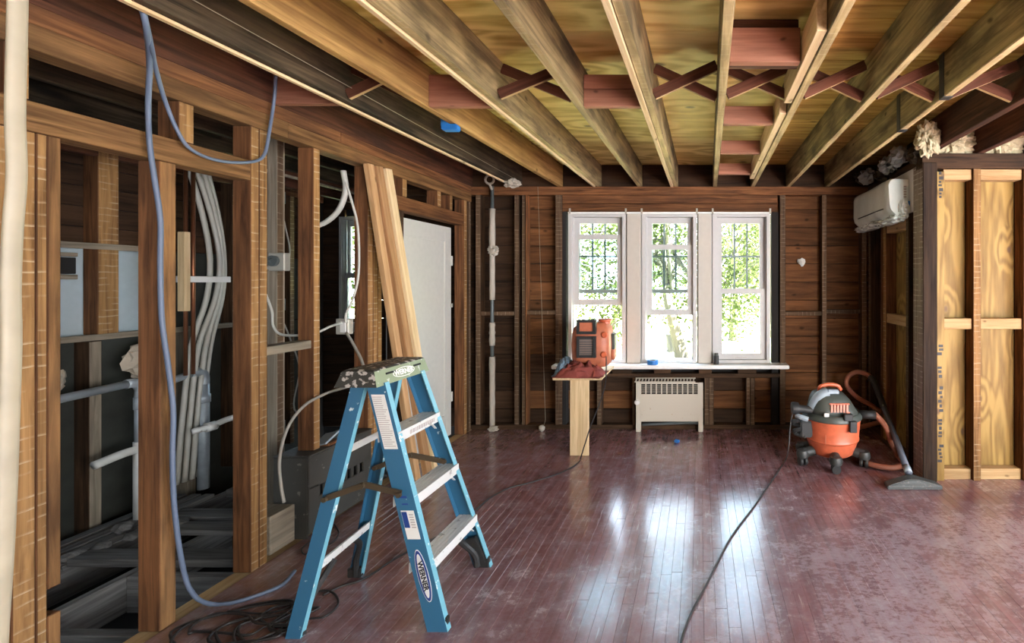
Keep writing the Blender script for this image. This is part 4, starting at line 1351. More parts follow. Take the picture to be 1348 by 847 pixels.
def rail(name, ends, w, fl, ydir, tt=.005):
    """channel rail: web on the outer side, two flanges pointing inwards"""
    p, q = ends
    prof = [(-w / 2, 0), (w / 2, 0), (w / 2, fl), (w / 2 - tt, fl), (w / 2 - tt, tt), (-w / 2 + tt, tt), (-w / 2 + tt, fl), (-w / 2, fl)]
    vs = []
    for e in (p, q):
        for (a, b) in prof:
            vs.append(e + Vector((a, b * ydir, 0)))
    n = len(prof)
    fs = [(k, (k + 1) % n, n + (k + 1) % n, n + k) for k in range(n)]
    fs += [tuple(range(n))[::-1], tuple(range(n, 2 * n))]
    fm = [0] * (n + 2)
    fm[1] = 1
    fm[2] = 1
    if ydir < 0:
        fs = [f[::-1] for f in fs]
    o = obj(name, vs, fs, [M['blue'], M['blue_edge']], t, fmat=fm)
    return o


r_fn = rail('front_rail', FN, .092, .030, 1)
r_ff = rail('front_rail', FF, .092, .030, -1)
r_rn = rail('rear_rail', RN, .066, .026, 1)
r_rf = rail('rear_rail', RF, .066, .026, -1)


def at(ends, z):
    p, q = ends
    return p + (q - p) * (z / HT)


for z in (0.285, 0.575, 0.865):
    a, b = at(FN, z), at(FF, z)
    mb = MB()
    for k in range(5):
        dx = -.040 + .020 * k
        mb.box((min(a.x, b.x) * .5 + max(a.x, b.x) * .5 + dx - .008, (a.x + b.x) / 2 + dx + .008), (a.y + .006, b.y - .006), (z - .006, z + .004))
    cx = (a.x + b.x) / 2
    mb.box((cx - .048, cx + .048), (a.y + .006, b.y - .006), (z - .008, z - .003))
    mb.box((cx + .046, cx + .050), (a.y + .004, b.y - .004), (z - .045, z + .004))
    mb.box((cx - .050, cx - .046), (a.y + .006, b.y - .006), (z - .045, z + .002))
    o = mb.build('step', M['alu'], t)
    if z > .8:
        lm = MB()
        yy = a.y + .09
        rr = random.Random(2)
        while yy < b.y - .06:
            w = rr.uniform(.006, .016)
            lm.box((cx + .0495, cx + .0512), (yy, yy + w), (z - .032, z - .012))
            yy += w + .006
        lm.build('faded_lettering', M['pale_ink'], o)
    for (e, sg) in ((a, 1), (b, -1)):
        br = MB()
        br.beam((cx + .03, e.y + sg * .012, z - .085), (cx + .03, e.y + sg * .06, z - .04), .012, .004)
        br.build('knee_brace', M['alu'], t)
for z in (0.27, 0.78):
    a, b = at(RN, z), at(RF, z)
    mb = MB()
    mb.beam((a.x + .01, a.y + .005, z), (b.x + .01, b.y - .005, z), .022, .022)
    mb.beam((a.x + .022, a.y + .005, z + .006), (b.x + .022, b.y - .005, z + .006), .004, .034)
    mb.build('rear_brace', M['alu'], t)
# spreader bars
for (ra, fa, sg) in ((RN, FN, -1), (RF, FF, 1)):
    a, b = at(ra, .585), at(fa, .60)
    m = (a + b) / 2 + Vector((.0, 0, .052))
    mb = MB()
    off = Vector((0, sg * .010, 0))
    if sg > 0:
        off = Vector((0, -.03, 0))
    mb.beam(a + off, m + off, .010, .026)
    mb.beam(m + off, b + off, .010, .026)
    for q in (a, m, b):
        mb.lathe([(0, 0), (.012, 0), (.012, .012), (0, .012)], Matrix.Translation(q + off + Vector((0, -.012 if sg < 0 else .0, 0))) @ Matrix.Rotation(math.pi / 2, 4, 'X'), 10)
    mb.build('spreader', M['spreader'], t)
# top cap
tp = MB()
cy0, cy1 = 2.145, 2.535
bt = [(-1.712, cy0 - .012), (-1.512, cy0 - .012), (-1.512, cy1 + .012), (-1.712, cy1 + .012)]
tt_ = [(-1.685, cy0), (-1.532, cy0), (-1.532, cy1), (-1.685, cy1)]
vs = [(x, y, 1.088) for x, y in bt] + [(x, y, 1.160) for x, y in tt_] + [(x, y, 1.168) for x, y in [(-1.675, cy0 + .012), (-1.542, cy0 + .012), (-1.542, cy1 - .012), (-1.675, cy1 - .012)]]
fs = [(3, 2, 1, 0)] + [(k, (k + 1) % 4, 4 + (k + 1) % 4, 4 + k) for k in range(4)] + [(4 + k, 4 + (k + 1) % 4, 8 + (k + 1) % 4, 8 + k) for k in range(4)] + [(8, 9, 10, 11)]
cap = obj('top_cap', vs, fs, [M['cap_top'], M['cap_front']], t, fmat=[0, 0, 1, 0, 0, 0, 0, 0, 0, 0])
# cap tool slots
nx = Vector((.072, 0, .02)).normalized()
for (y0, y1) in ((2.215, 2.285), (2.43, 2.49)):
    mb = MB(); mb.beam((-1.525, y0, 1.137), (-1.525, y1, 1.137), .004, .010, up=nx.cross(Vector((0, 1, 0)))); mb.build('tool_slot', M['hole'], cap)
# feet
for (e, sg) in ((FN, 1), (FF, -1)):
    p = at(e, .0)
    mb = MB()
    q = at(e, .26)
    mb.tube([p + Vector((-.02, sg * .045, .016)), p + Vector((-.03, sg * .055, .09)), at(e, .18) + Vector((-.02, sg * .09, 0)), q + Vector((0, sg * .16, 0))], .016, 8, 5)
    mb.box((p.x - .046, p.x + .038), (p.y + sg * .022 - .014, p.y + sg * .022 + .014), (0.0, .055), .004)
    mb.beam(p + Vector((-.006, sg * .030, .02)), at(e, .17) + Vector((-.006, sg * .030, 0)), .02, .066, up=(1, 0, 0), bev=.004)
    mb.build('rubber_foot', M['black'], t)
for (e, sg) in ((RN, 1), (RF, -1)):
    p = at(e, .0)
    mb = MB()
    mb.box((p.x - .034, p.x + .036), (p.y + sg * .022 - .014, p.y + sg * .022 + .014), (0.0, .05), .004)
    mb.tube([p + Vector((0.01, sg * .03, .01)), p + Vector((.02, sg * .04, .1)), at(e, .2) + Vector((.02, sg * .07, 0)), at(e, .255) + Vector((.02, sg * .12, 0))], .014, 8, 5)
    mb.build('rubber_foot', M['black'], t)

# printed labels on the near rail
rd = (FN[0] - FN[1]).normalized()         # down the rail
ru = Vector((1, 0, 0))
ru = (ru - rd * ru.dot(rd)).normalized()
rn = rd.cross(ru).normalized()


def railpt(z, across, lift=.0012):
    return at(FN, z) + Vector((across, 0, 0)) + Vector((0, -lift, 0))


def rail_quad(mb, z0, z1, a0, a1, lift=.0012):
    q = [railpt(z0, a0, lift), railpt(z0, a1, lift), railpt(z1, a1, lift), railpt(z1, a0, lift)]
    back = [p + Vector((0, .0008, 0)) for p in q]
    mb.add(q + back, [(0, 1, 2, 3), (4, 7, 6, 5), (0, 4, 5, 1), (1, 5, 6, 2), (2, 6, 7, 3), (3, 7, 4, 0)])


mb = MB(); rail_quad(mb, .795, 1.045, -.034, .030); wl_ = mb.build('warning_label', M['label_white'], t)
mb = MB()
rr = random.Random(5)
for k in range(24):
    z = 1.035 - k * .0098
    rail_quad(mb, z - .003, z, -.030, .030 - rr.random() * .02 - .003, .0022)
mb.build('small_print', M['pale_ink'], wl_)
mb = MB(); rail_quad(mb, .395, .52, -.030, .030); ll = mb.build('data_label', M['label_white'], t)
mb = MB(); rail_quad(mb, .445, .515, -.028, -.004, .0022); mb.build('dark_panel', M['navy'], ll)
mb = MB()
for k in range(6):
    rail_quad(mb, .505 - k * .011 - .005, .505 - k * .011, .004, .024, .0022)
mb.build('small_print', M['pale_ink'], ll)
for q in ((.575, .585, -.026, .014), (.545, .552, -.016, .012)):
    mb = MB(); rail_quad(mb, *q, .0016); mb.build('print_mark', M['navy'], t)


def rail_oval(name, zc, half_z, half_a, lift, mat, parent):
    vs, nseg = [], 28
    for L_ in (lift, lift - .0008):
        for k in range(nseg):
            a = 2 * math.pi * k / nseg
            vs.append(railpt(zc + half_z * math.cos(a), half_a * math.sin(a), L_))
    fs = [tuple(range(nseg)), tuple(range(nseg, 2 * nseg))[::-1]] + [(k, nseg + k, nseg + (k + 1) % nseg, (k + 1) % nseg) for k in range(nseg)]
    return obj(name, vs, fs, mat, parent)


ob = rail_oval('brand_badge', .238, .112, .0265, .0012, M['label_white'], t)
rail_oval('badge_ring', .238, .108, .0240, .0020, M['navy'], ob)
rail_oval('badge_field', .238, .094, .0150, .0028, M['label_white'], ob)


def text(name, body, origin, xd, yd, size, mat, parent, sx=1.0):
    cu = bpy.data.curves.new(name, 'FONT')
    cu.body = body
    cu.size = size
    cu.align_x = 'CENTER'
    cu.align_y = 'CENTER'
    cu.extrude = .0003
    cu.offset = size * .04
    cu.materials.append(mat)
    o = bpy.data.objects.new(name, cu)
    xd, yd = xd.normalized(), yd.normalized()
    m = Matrix((xd * sx, yd, xd.cross(yd))).transposed().to_4x4()
    m.translation = origin
    dg = bpy.context.evaluated_depsgraph_get()
    COL.objects.link(o)
    dg.update()
    me = bpy.data.meshes.new_from_object(o.evaluated_get(dg))
    bpy.data.objects.remove(o)
    bpy.data.curves.remove(cu)
    return put(bpy.data.objects.new(name, me), m, parent)


text('lettering', 'WERNER', railpt(.238, 0, .0036), rd, ru, .0310, M['ink'], ob, 1.06)
# badge on the cap front
co = Vector((-1.5215, 2.345, 1.124))
cyd = Vector((-.02, 0, .072)).normalized()
cxd = Vector((0, 1, 0))
cn = cxd.cross(cyd).normalized()
vs, nseg = [], 28
ringv = []
for (ra, rb, lf) in ((.085, .024, .0015), (.080, .020, .0015)):
    for k in range(nseg):
        a = 2 * math.pi * k / nseg
        ringv.append(co + cxd * ra * math.cos(a) + cyd * rb * math.sin(a) + cn * lf)
obj('badge_ring', ringv, [(k, (k + 1) % nseg, nseg + (k + 1) % nseg, nseg + k) for k in range(nseg)], M['label_white'], cap)
text('lettering', 'WERNER', co + cn * .002, cxd, cyd, .036, M['label_white'], cap)

# ------------------------------------------------------------------ plank table on the sill, with blower and cloths
t = thing('plank_table', (-1.1, 4.2, 0), 'makeshift plywood table propped between the window stool and a plank leg', 'table')
beam('leg', (-1.095, 4.155, 0), (-1.095, 4.165, .690), .172, .02, M['new_wood'], t, up=(0, -1, 0))
box('top', (-1.33, -.885), (4.12, 4.72), (.692, .714), M['new_wood'], t, .003, axis='Y')
t = thing('air_blower', (-1.12, 4.42, .72), 'orange portable air mover with black grille frames, standing before the left window', 'blower')
bc = P(783, 447, 4.42)
vs, fs = [], []
rings = []
NB = 20
H0, H1 = .775, 1.195
for (u, sc_) in ((0, .80), (.06, .93), (.18, 1.0), (.5, 1.03), (.75, 1.0), (.88, .92), (.95, .78), (1.0, .70)):
    z = H0 + (H1 - H0) * u
    ring = []
    for k in range(NB):
        a = 2 * math.pi * k / NB
        ca, sa = math.cos(a), math.sin(a)
        ex = .5
        x = .185 * sc_ * math.copysign(abs(ca) ** ex, ca)
        y = .165 * sc_ * math.copysign(abs(sa) ** ex, sa)
        ring.append(len(vs)); vs.append((bc.x - .02 + x, 4.44 + y, z))
    rings.append(ring)
for i in range(len(rings) - 1):
    for k in range(NB):
        fs.append((rings[i][k], rings[i][(k + 1) % NB], rings[i + 1][(k + 1) % NB], rings[i + 1][k]))
fs.append(tuple(rings[0])[::-1]); fs.append(tuple(rings[-1]))
obj('housing', vs, fs, M['orange_dusty'], t, smooth=True)
gx0, gx1 = P(760, 0, 4.27).x, P(785, 0, 4.27).x
zz = [P(0, y, 4.26).z for y in (421, 440, 443, 471)]
for (za, zb, mt) in ((zz[1], zz[0], 'orange'), (zz[3], zz[2], 'filter')):
    mb = MB()
    ring_boxes(mb, gx0, gx1, za, zb, .026, 4.235, 4.29)
    fr_ = mb.build('grille_frame', M['black'], t)
    box('grille_insert', (gx0 + .02, gx1 - .02), (4.25, 4.258), (za + .02, zb - .02), M['filter'] if mt == 'filter' else M['orange_dusty'], fr_)
    if mt == 'filter':
        mb = MB()
        for k in range(6):
            q = za + .035 + k * .022
            mb.box((gx0 + .026, gx1 - .026), (4.244, 4.25), (q, q + .006))
        mb.build('grille_bars', M['cord_grey'], fr_)
for (px, py) in ((796, 441), (795, 467)):
    c = P(px, py, 4.28)
    mb = MB(); mb.lathe([(0, 0), (.028, 0), (.030, .012), (.022, .02), (0, .02)], Matrix.Translation(c) @ Matrix.Rotation(math.pi / 2, 4, 'X'), 16); mb.build('knob', M['orange'], t, True)
tube('rim_ring', [Vector((bc.x + .1 + .06 * math.cos(a), 4.43 + .06 * math.sin(a), 1.213)) for a in [2 * math.pi * k / 14 for k in range(15)]], .012, M['orange'], t, 6, curve=False)
lathe('neck', [(0, 0), (.055, 0), (.055, .02), (.065, .025), (.065, .04), (0, .04)], M['orange'], t, Matrix.Translation((bc.x + .1, 4.43, 1.178)), 20)
c = P(806, 448, 4.46)
box('control_box', (c.x - .03, c.x + .035), (4.40, 4.52), (c.z - .085, c.z + .07), M['vac_lid'], t, .008)
lathe('intake_flare', [(.03, 0), (.07, 0.0), (.078, .015), (.062, .03), (.03, .03)], M['orange_dusty'], t, Matrix.Translation(P(806, 464, 4.47)) @ Matrix.Rotation(math.pi / 2, 4, 'Y'), 20)
tube('power_cord', [P(798, 470, 4.25), P(798, 490, 4.06), P(796, 510, 4.08), P(788, 535, 4.08), P(778, 560, 4.06), P(770, 585, 4.06), G(764, 604)], .006, M['cord_black'], t, 6)


def cloth_heap(name, c, sx, sy, h, mat, seed, floor_z):
    N_ = 44
    vs, fs = [], []
    for i in range(N_ + 1):
        for j in range(N_ + 1):
            u, v = 2 * i / N_ - 1, 2 * j / N_ - 1
            r = max(abs(u), abs(v)) * .5 + math.hypot(u, v) * .5
            q = Vector((u * 1.6 + seed, v * 1.6, seed * .37))
            w = q + Vector((noise.noise(q * 1.3), noise.noise(q * 1.3 + Vector((5, 5, 5))), 0)) * .8
            rid = 1 - abs(noise.noise(w * 1.7)) * 2.2
            env = max(0, 1 - r ** 2.5)
            z = h * env * (.45 + .55 * rid) + .006 + .012 * noise.noise(q * 6) * env
            x = u * sx * (1 + .14 * noise.noise(q * 1.1 + Vector((9, 0, 0))))
            y = v * sy * (1 + .14 * noise.noise(q * 1.1 + Vector((0, 9, 0))))
            vs.append(Vector((x, y, max(.004, z))))
    n1 = N_ + 1
    for i in range(N_):
        for j in range(N_):
            fs.append((i * n1 + j, (i + 1) * n1 + j, (i + 1) * n1 + j + 1, i * n1 + j + 1))
    o = obj(name, vs, fs, mat, None, Matrix.Translation((c[0], c[1], floor_z)), smooth=True)
    so = o.modifiers.new('thickness', 'SOLIDIFY'); so.thickness = .004
    return o


o = cloth_heap('cloth', (-1.11, 4.25, 0), .225, .17, .135, M['cloth_red'], 3.1, .716)
tag(o, 'crumpled dark red cloth lying under the orange air mover', 'cloth')
o = cloth_heap('cloth', (-1.27, 4.33, 0), .09, .19, .15, M['cloth_blue'], 8.4, .717)
tag(o, 'crumpled blue grey cloth at the left of the red cloth', 'cloth')

# ------------------------------------------------------------------ shop vacuum
VXc, VYc = 1.165, 4.02
t = thing('shop_vacuum', (VXc, VYc, 0), 'orange wet and dry vacuum with grey lid, hose and floor nozzle near the right corner', 'vacuum cleaner')
TZ = Matrix.Translation((VXc, VYc, 0))
lathe('drum', [(0, .085), (.165, .085), (.185, .10), (.215, .19), (.218, .205), (.226, .21), (.232, .225), (.226, .24), (.238, .36), (.245, .395), (.240, .40), (0, .40)], M['orange'], t, TZ, 36)
lathe('lid_rim', [(0, .40), (.245, .398), (.255, .405), (.255, .43), (.235, .455), (0, .46)], M['vac_lid'], t, TZ, 36)
mb = MB()
vs, fs, rings = [], [], []
for (z, sx, sy) in ((.45, .215, .21), (.50, .19, .185), (.56, .165, .165), (.605, .13, .14), (.625, .09, .10)):
    ring = []
    for k in range(24):
        a = 2 * math.pi * k / 24
        ca, sa = math.cos(a), math.sin(a)
        ring.append(len(vs)); vs.append((VXc - .035 * (z - .45) / .175 + sx * math.copysign(abs(ca) ** .7, ca), VYc + sy * math.copysign(abs(sa) ** .7, sa), z))
    rings.append(ring)
for i in range(4):
    for k in range(24):
        fs.append((rings[i][k], rings[i][(k + 1) % 24], rings[i + 1][(k + 1) % 24], rings[i + 1][k]))
fs.append(tuple(rings[0])[::-1]); fs.append(tuple(rings[-1]))
mh = obj('motor_housing', vs, fs, M['vac_lid'], t, smooth=True)
mb = MB()
mb.tube([(VXc - .19, VYc - .06, .44), (VXc - .175, VYc - .07, .52), (VXc - .13, VYc - .09, .595), (VXc - .06, VYc - .09, .632)], .046, 10, 6)
mb.tube([(VXc - .06, VYc - .09, .632), (VXc + .03, VYc - .08, .628)], .026, 10, curve=False)
mb.build('shoulder_cover', M['vac_pale'], t, True)
tube('handle', [(VXc - .12, VYc - .02, .62), (VXc - .11, VYc - .03, .665), (VXc - .04, VYc - .03, .685), (VXc + .04, VYc - .03, .675), (VXc + .075, VYc - .02, .635)], .016, M['orange'], t, 10)
mb = MB()
for k in range(6):
    x = VXc - .055 + k * .026
    mb.beam((x, VYc - .188, .485), (x + .004, VYc - .178, .545), .016, .012, up=(0, -1, 0))
mb.box((VXc - .07, VXc + .10), (VYc - .190, VYc - .168), (.475, .487), .003)
mb.box((VXc - .07, VXc + .10), (VYc - .180, VYc - .160), (.545, .557), .003)
mb.build('vent_grille', M['orange'], t)
box('lid_latch', (VXc + .075, VXc + .135), (VYc - .265, VYc - .235), (.335, .43), M['black'], t, .005)
box('lid_latch', (VXc + .03, VXc + .10), (VYc - .262, VYc - .225), (.43, .49), M['black'], t, .006)
box('switch', (VXc - .125, VXc - .085), (VYc - .222, VYc - .20), (.455, .485), M['label_white'], t, .003)
box('brand_mark', (VXc - .115, VXc - .109), (VYc - .212, VYc - .208), (.22, .30), M['orange_dusty'], t, .001)
# accessory holder with tools and wound cord on the left flank
mb = MB()
mb.box((VXc - .30, VXc - .20), (VYc - .13, VYc - .03), (.25, .39), .01)
mb.tube([(VXc - .31, VYc - .12, .40), (VXc - .36, VYc - .1, .38), (VXc - .35, VYc - .06, .35), (VXc - .28, VYc - .1, .34)], .018, 8, 5)
mb.tube([(VXc - .30, VYc - .14, .33), (VXc - .35, VYc - .12, .31), (VXc - .33, VYc - .08, .27), (VXc - .26, VYc - .12, .26)], .018, 8, 5)
mb.build('accessory_holder', M['black'], t, True)
mb = MB()
mb.tube([(VXc - .34, VYc - .08, .49), (VXc - .18, VYc - .08, .47)], .035, 10, curve=False)
mb.lathe([(0, 0), (.05, 0), (.055, .02), (.05, .06), (0, .06)], Matrix.Translation((VXc - .37, VYc - .08, .49)) @ Matrix.Rotation(math.pi / 2, 4, 'Y'), 14)
mb.build('cord_plug', M['black'], t, True)
mb = MB()
mb.tube([(VXc - .24, VYc - .13, .41), (VXc - .30, VYc - .12, .425), (VXc - .33, VYc - .09, .43)], .022, 8, 5)
mb.build('tool_tube', M['vac_pale'], t, True)
for (a, r_) in ((-1.72, .255), (-0.48, .27), (2.85, .26), (1.2, .26), (3.45, .29)):
    cx, cy = VXc + r_ * math.cos(a), VYc + r_ * math.sin(a)
    mb = MB()
    mb.tube([(VXc + .17 * math.cos(a), VYc + .17 * math.sin(a), .12), (cx, cy, .105)], .042, 10, curve=False)
    mb.lathe([(0, 0), (.05, 0), (.056, .03), (.045, .06), (0, .065)], Matrix.Translation((cx, cy, .075)), 14)
    co_ = mb.build('caster', M['caster'], t, True)
    for s in (-1, 1):
        mw = Matrix.Translation((cx, cy, .0395)) @ Matrix.Rotation(a, 4, 'Z') @ Matrix.Translation((s * .022, 0, 0)) @ Matrix.Rotation(math.pi / 2, 4, 'Y')
        mb = MB(); mb.lathe([(0, -.014), (.034, -.014), (.0385, -.008), (.0385, .008), (.034, .014), (0, .014)], mw, 18); mb.build('wheel', M['black'], co_, True)
cuff = [(VXc + .22, VYc - .07, .435), (VXc + .30, VYc - .08, .435)]
tube('hose_cuff', cuff + [(VXc + .35, VYc - .08, .43)], .036, M['black'], t, 12, curve=False)
HP = [Vector(cuff[1]), P(1152, 546, 3.97), P(1166, 562, 4.0), P(1173, 582, 3.98), G(1182, 600, .03), G(1190, 610, .03), G(1178, 616, .03), G(1155, 614, .03), G(1136, 607, .03),
      Vector((1.46, 4.15, .03)), Vector((1.38, 4.5, .03)), Vector((1.47, 4.68, .05)), Vector((1.64, 4.70, .08)), P(1166, 552, 4.7), P(1150, 536, 4.72), P(1128, 523, 4.72), P(1115, 508, 4.70), P(1117, 496, 4.70), P(1128, 490, 4.70), P(1141, 493, 4.68), P(1149, 500, 4.64)]
pp = catmull(HP, 14)
rad = [.023 + (.0022 if k % 2 else -.0008) for k in range(len(pp))]
vs, fs = tube_geo(pp, .023, 10, rad)
obj('hose', vs, fs, M['hose'], t, smooth=True)
W0, W1 = Vector((1.627, 3.545, .09)), P(1152, 503, 4.58)
W1.x = min(W1.x, 1.755)
wd = (W1 - W0)
tube('wand_grip', [W0 + wd * .66, W0 + wd * .8, W0 + wd * .93, W1 + Vector((-.01, .02, .02)), W1 + Vector((-.03, .05, .03))], .031, M['black'], t, 12)
tube('wand', [W0, W0 + wd * .34, W0 + wd * .36, W0 + wd * .7], .0205, M['wand'], t, 12, curve=False, radii=[.027, .027, .0235, .0235])
tube('wand_clip', [W0 + wd * .005, W0 + wd * .06], .030, M['vac_pale'], t, 12, curve=False)
vs = []
nz0 = Vector((1.635, 3.50, 0))
pr = [(-.21, -.045, 0.004), (.21, -.045, 0.004), (.20, .05, .004), (-.20, .05, .004), (-.21, -.045, .032), (.21, -.045, .032), (.20, .05, .03), (-.20, .05, .03), (-.045, -.025, .072), (.035, -.025, .072), (.03, .045, .085), (-.04, .045, .085)]
vs = [nz0 + Vector(p) for p in pr]
fs = [(3, 2, 1, 0)] + [(k, (k + 1) % 4, 4 + (k + 1) % 4, 4 + k) for k in range(4)] + [(4 + k, 4 + (k + 1) % 4, 8 + (k + 1) % 4, 8 + k) for k in range(4)] + [(8, 9, 10, 11)]
bm = bmesh.new()
bv = [bm.verts.new(v) for v in vs]
for f in fs:
    bm.faces.new([bv[i] for i in f])
bmesh.ops.bevel(bm, geom=list(bm.edges), offset=.006, segments=2, affect='EDGES')
from_bm('floor_nozzle', bm, M['nozzle'], t, None, True)
CP = [Vector((VXc - .36, VYc - .09, .48)), Vector((VXc - .385, VYc - .1, .34)), Vector((VXc - .41, VYc - .14, .15)), G(1034, 606, .006), G(1024, 622, .005), G(1008, 645, .005), G(992, 668, .005), G(972, 694, .005), G(958, 715, .005), G(944, 742, .005), G(930, 770, .005), G(915, 798, .005), G(904, 822, .005), G(896, 850, .005), G(888, 900, .005)]
tube('power_cord', CP, .0058, M['cord_grey'], t, 6, 8)

# ------------------------------------------------------------------ cords and cables on the floor
cp = [G(764, 606, .005), G(755, 614, .005), G(735, 624, .005), G(700, 635, .005), G(670, 643, .005), G(645, 656, .005), G(622, 676, .005), G(600, 696, .005), G(565, 712, .005), G(520, 736, .005), G(480, 762, .005), G(450, 772, .005), G(425, 784, .005)]
tag(tube('extension_cord', cp, .0058, M['cord_black'], None, 6, 8), 'black extension cord running under the ladder to the plank table', 'cord')
t = None
pts = []
rr = random.Random(11)
for k in range(74):
    a = k * .62
    rx = .17 + .06 * math.sin(k * 1.7) + rr.uniform(-.03, .03)
    ry = .10 + .05 * math.cos(k * 1.1)
    cx = -2.06 + .10 * math.sin(k * .31)
    cy = 2.09 + .05 * math.cos(k * .47)
    pts.append((cx + rx * math.cos(a), cy + ry * math.sin(a), .006 + .0006 * (k % 12)))
tag(tube('cord_coil', pts, .0056, M['cord_black'], None, 6, 5), 'tangled coil of thin black cord on the floor left of the ladder', 'cord')
pts = [G(405, 815, .007), G(428, 812, .007), G(445, 796, .007), G(440, 782, .007), G(425, 778, .007), G(405, 784, .007), G(380, 800, .007), G(345, 808, .007), G(300, 805, .007)]
tag(tube('cord_loop', pts, .005, M['cord_black'], None, 6, 8), 'single loop of black cord beside the near rear foot of the ladder', 'cord')
pts = [G(440, 690, .006), G(446, 702, .006), G(438, 714, .006), G(420, 722, .006), G(402, 730, .006), G(398, 722, .006), G(415, 710, .006), G(436, 704, .006)]
tag(tube('cord_loop', pts, .004, M['cord_black'], None, 6, 8), 'thin loop of dark wire on the floor before the convector', 'cord')
# blue cable: hangs from the joist along the stud, then along the floor
BX = XL + .04
def PL(px, py, X=BX):
    s = (px - VX) / X
    return Vector((X, F_PX / s, EYE - (py - VY) / s))
bp = [PL(188, 15, -2.1), PL(193, 40, -2.14), PL(197, 85, -2.3), PL(195, 140), PL(197, 190), PL(204, 240), PL(211, 290), PL(211, 350), PL(213, 420), PL(221, 480), PL(228, 540), PL(227, 600), PL(229, 660), PL(235, 715), PL(243, 757), PL(250, 776, -2.39), PL(262, 790, -2.38), G(282, 796, .010), G(310, 793, .008), G(345, 782, .008), G(372, 770, .008), G(388, 752, .008)]
tag(tube('blue_cable', bp, .0095, M['cable_blue'], None, 8, 8), 'long blue grey cable hanging down the second stud and trailing over the floor', 'cable')
bp = [PL(190, 18, -2.12), PL(199, 60, -2.2), PL(205, 90, -2.32), PL(218, 135), PL(235, 175), PL(252, 197), PL(285, 211), PL(325, 214), PL(347, 205), PL(355, 170), PL(361, 130), PL(363, 100, -2.34)]
tag(tube('blue_cable', bp, .008, M['cable_blue'], None, 8, 8), 'shorter blue grey cable looping along the header to the third stud', 'cable')
# cream strip close to the camera
Y0 = .95
sp = [P(24, -40, Y0), P(22, 60, Y0), P(20, 150, Y0), P(22, 230, Y0), P(17, 300, Y0), P(14, 380, Y0), P(15, 450, Y0), P(12, 550, Y0), P(9, 640, Y0), P(4, 740, Y0), P(-4, 860, Y0), P(-10, 960, Y0)]
tag(tube('hanging_strip', sp, .0155, M['strap'], None, 12, 8, flat=(.45, 1.0)), 'cream coloured flat cable sheath hanging close at the left edge', 'strip')

# ------------------------------------------------------------------ small things
t = thing('wrapped_pipe', (-2.2, 4.84, 0), 'slim dark riser pipe patched with white tape in the back left corner', 'pipe')
xq = P(648, 0, 4.84).x
tube('riser', [(xq, 4.84, 0), (xq, 4.84, 2.6)], .018, M['dark_pipe'], t, 10, curve=False)
for (ya_, yb_) in ((275, 395), (425, 455), (470, 560)):
    za, zb = P(0, yb_, 4.84).z, P(0, ya_, 4.84).z
    n_ = 9
    tube('tape_wrap', [(xq, 4.84, za + (zb - za) * k / n_) for k in range(n_ + 1)], .028, M['tape_white'], t, 10, curve=False, radii=[.026 + rr.uniform(0, .007) for _ in range(n_ + 1)])
blob('tape_knot', (xq + .02, 4.82, P(0, 330, 4.84).z), (.05, .03, .05), M['tape_white'], t, 3, .7, 2, 61, ridged=True)
blob('tape_foot', (xq + .02, 4.82, .03), (.05, .04, .028), M['tape_white'], t, 3, .4, 2, 62)
t = thing('pipe_clamp', P(645, 238, 4.7), 'pale round pipe collar under the dark joist in the back left corner', 'clamp')
mb = MB(); mb.tube([Vector((xq - .01 + .045 * math.cos(a), 4.80, 2.66 + .045 * math.sin(a))) for a in [2 * math.pi * k / 14 for k in range(15)]], .012, 8, curve=False); mb.build('collar', M['tape_white'], t, True)
tube('strap', [(xq - .01, 4.80, 2.61), (xq, 4.83, 2.56)], .012, M['tape_white'], t, 8, curve=False)
c = Vector((jx(JOISTS[0], 4.66) + .03, 4.66, ZJ - .01))
tag(blob('crumpled_wrap', c, (.075, .05, .04), M['tape_white'], None, 3, .8, 2.2, 70, ridged=True), 'crumpled white wrapping at the far end of the dark joist', 'wrapping')
tag(tube('string_line', [P(708, 246, 4.86), P(718, 553, 4.82), P(716, 560, 4.82)], .0022, M['strap'], None, 5, curve=False), 'thin pale string hanging in front of the sheathing left of the window', 'string')
c = P(714, 560, 4.84)
tag(blob('plumb_weight', (c.x, 4.82, .035), (.03, .03, .034), M['tape_white'], None, 3, .25, 2, 71), 'pale weight lying on the floor at the end of the hanging string', 'weight')
jd = JOISTS[0]
tag(tube('chalk_string', [(jx(jd, 1.2) + .06, 1.2, ZJ + .09), (jx(jd, 4.8) + .06, 4.8, ZJ + .03)], .002, M['strap'], None, 5, curve=False), 'pale string stretched along the dark joist', 'string')
c = P(588, 167, 2.95)
mb = MB()
tx = jx(JOISTS[1], 2.95) - JW / 2
mb.box((tx - .045, tx + .055), (2.925, 2.985), (ZJ - .042, ZJ - .004), .006, Matrix.Translation((0, 0, 0)))
mb.box((tx - .05, tx - .001), (2.93, 2.98), (ZJ - .02, ZJ + .045), .006)
tag(mb.build('tape_patch', M['tape_blue']), 'blue masking tape patch stuck to the brown joist', 'tape')
c = P(1055, 345, 4.95)
tag(blob('paper_scrap', (c.x, 4.955, c.z), (.035, .02, .045), M['label_white'], None, 2, .8, 2, 73, ridged=True), 'small white scrap on the sheathing right of the windows', 'scrap')
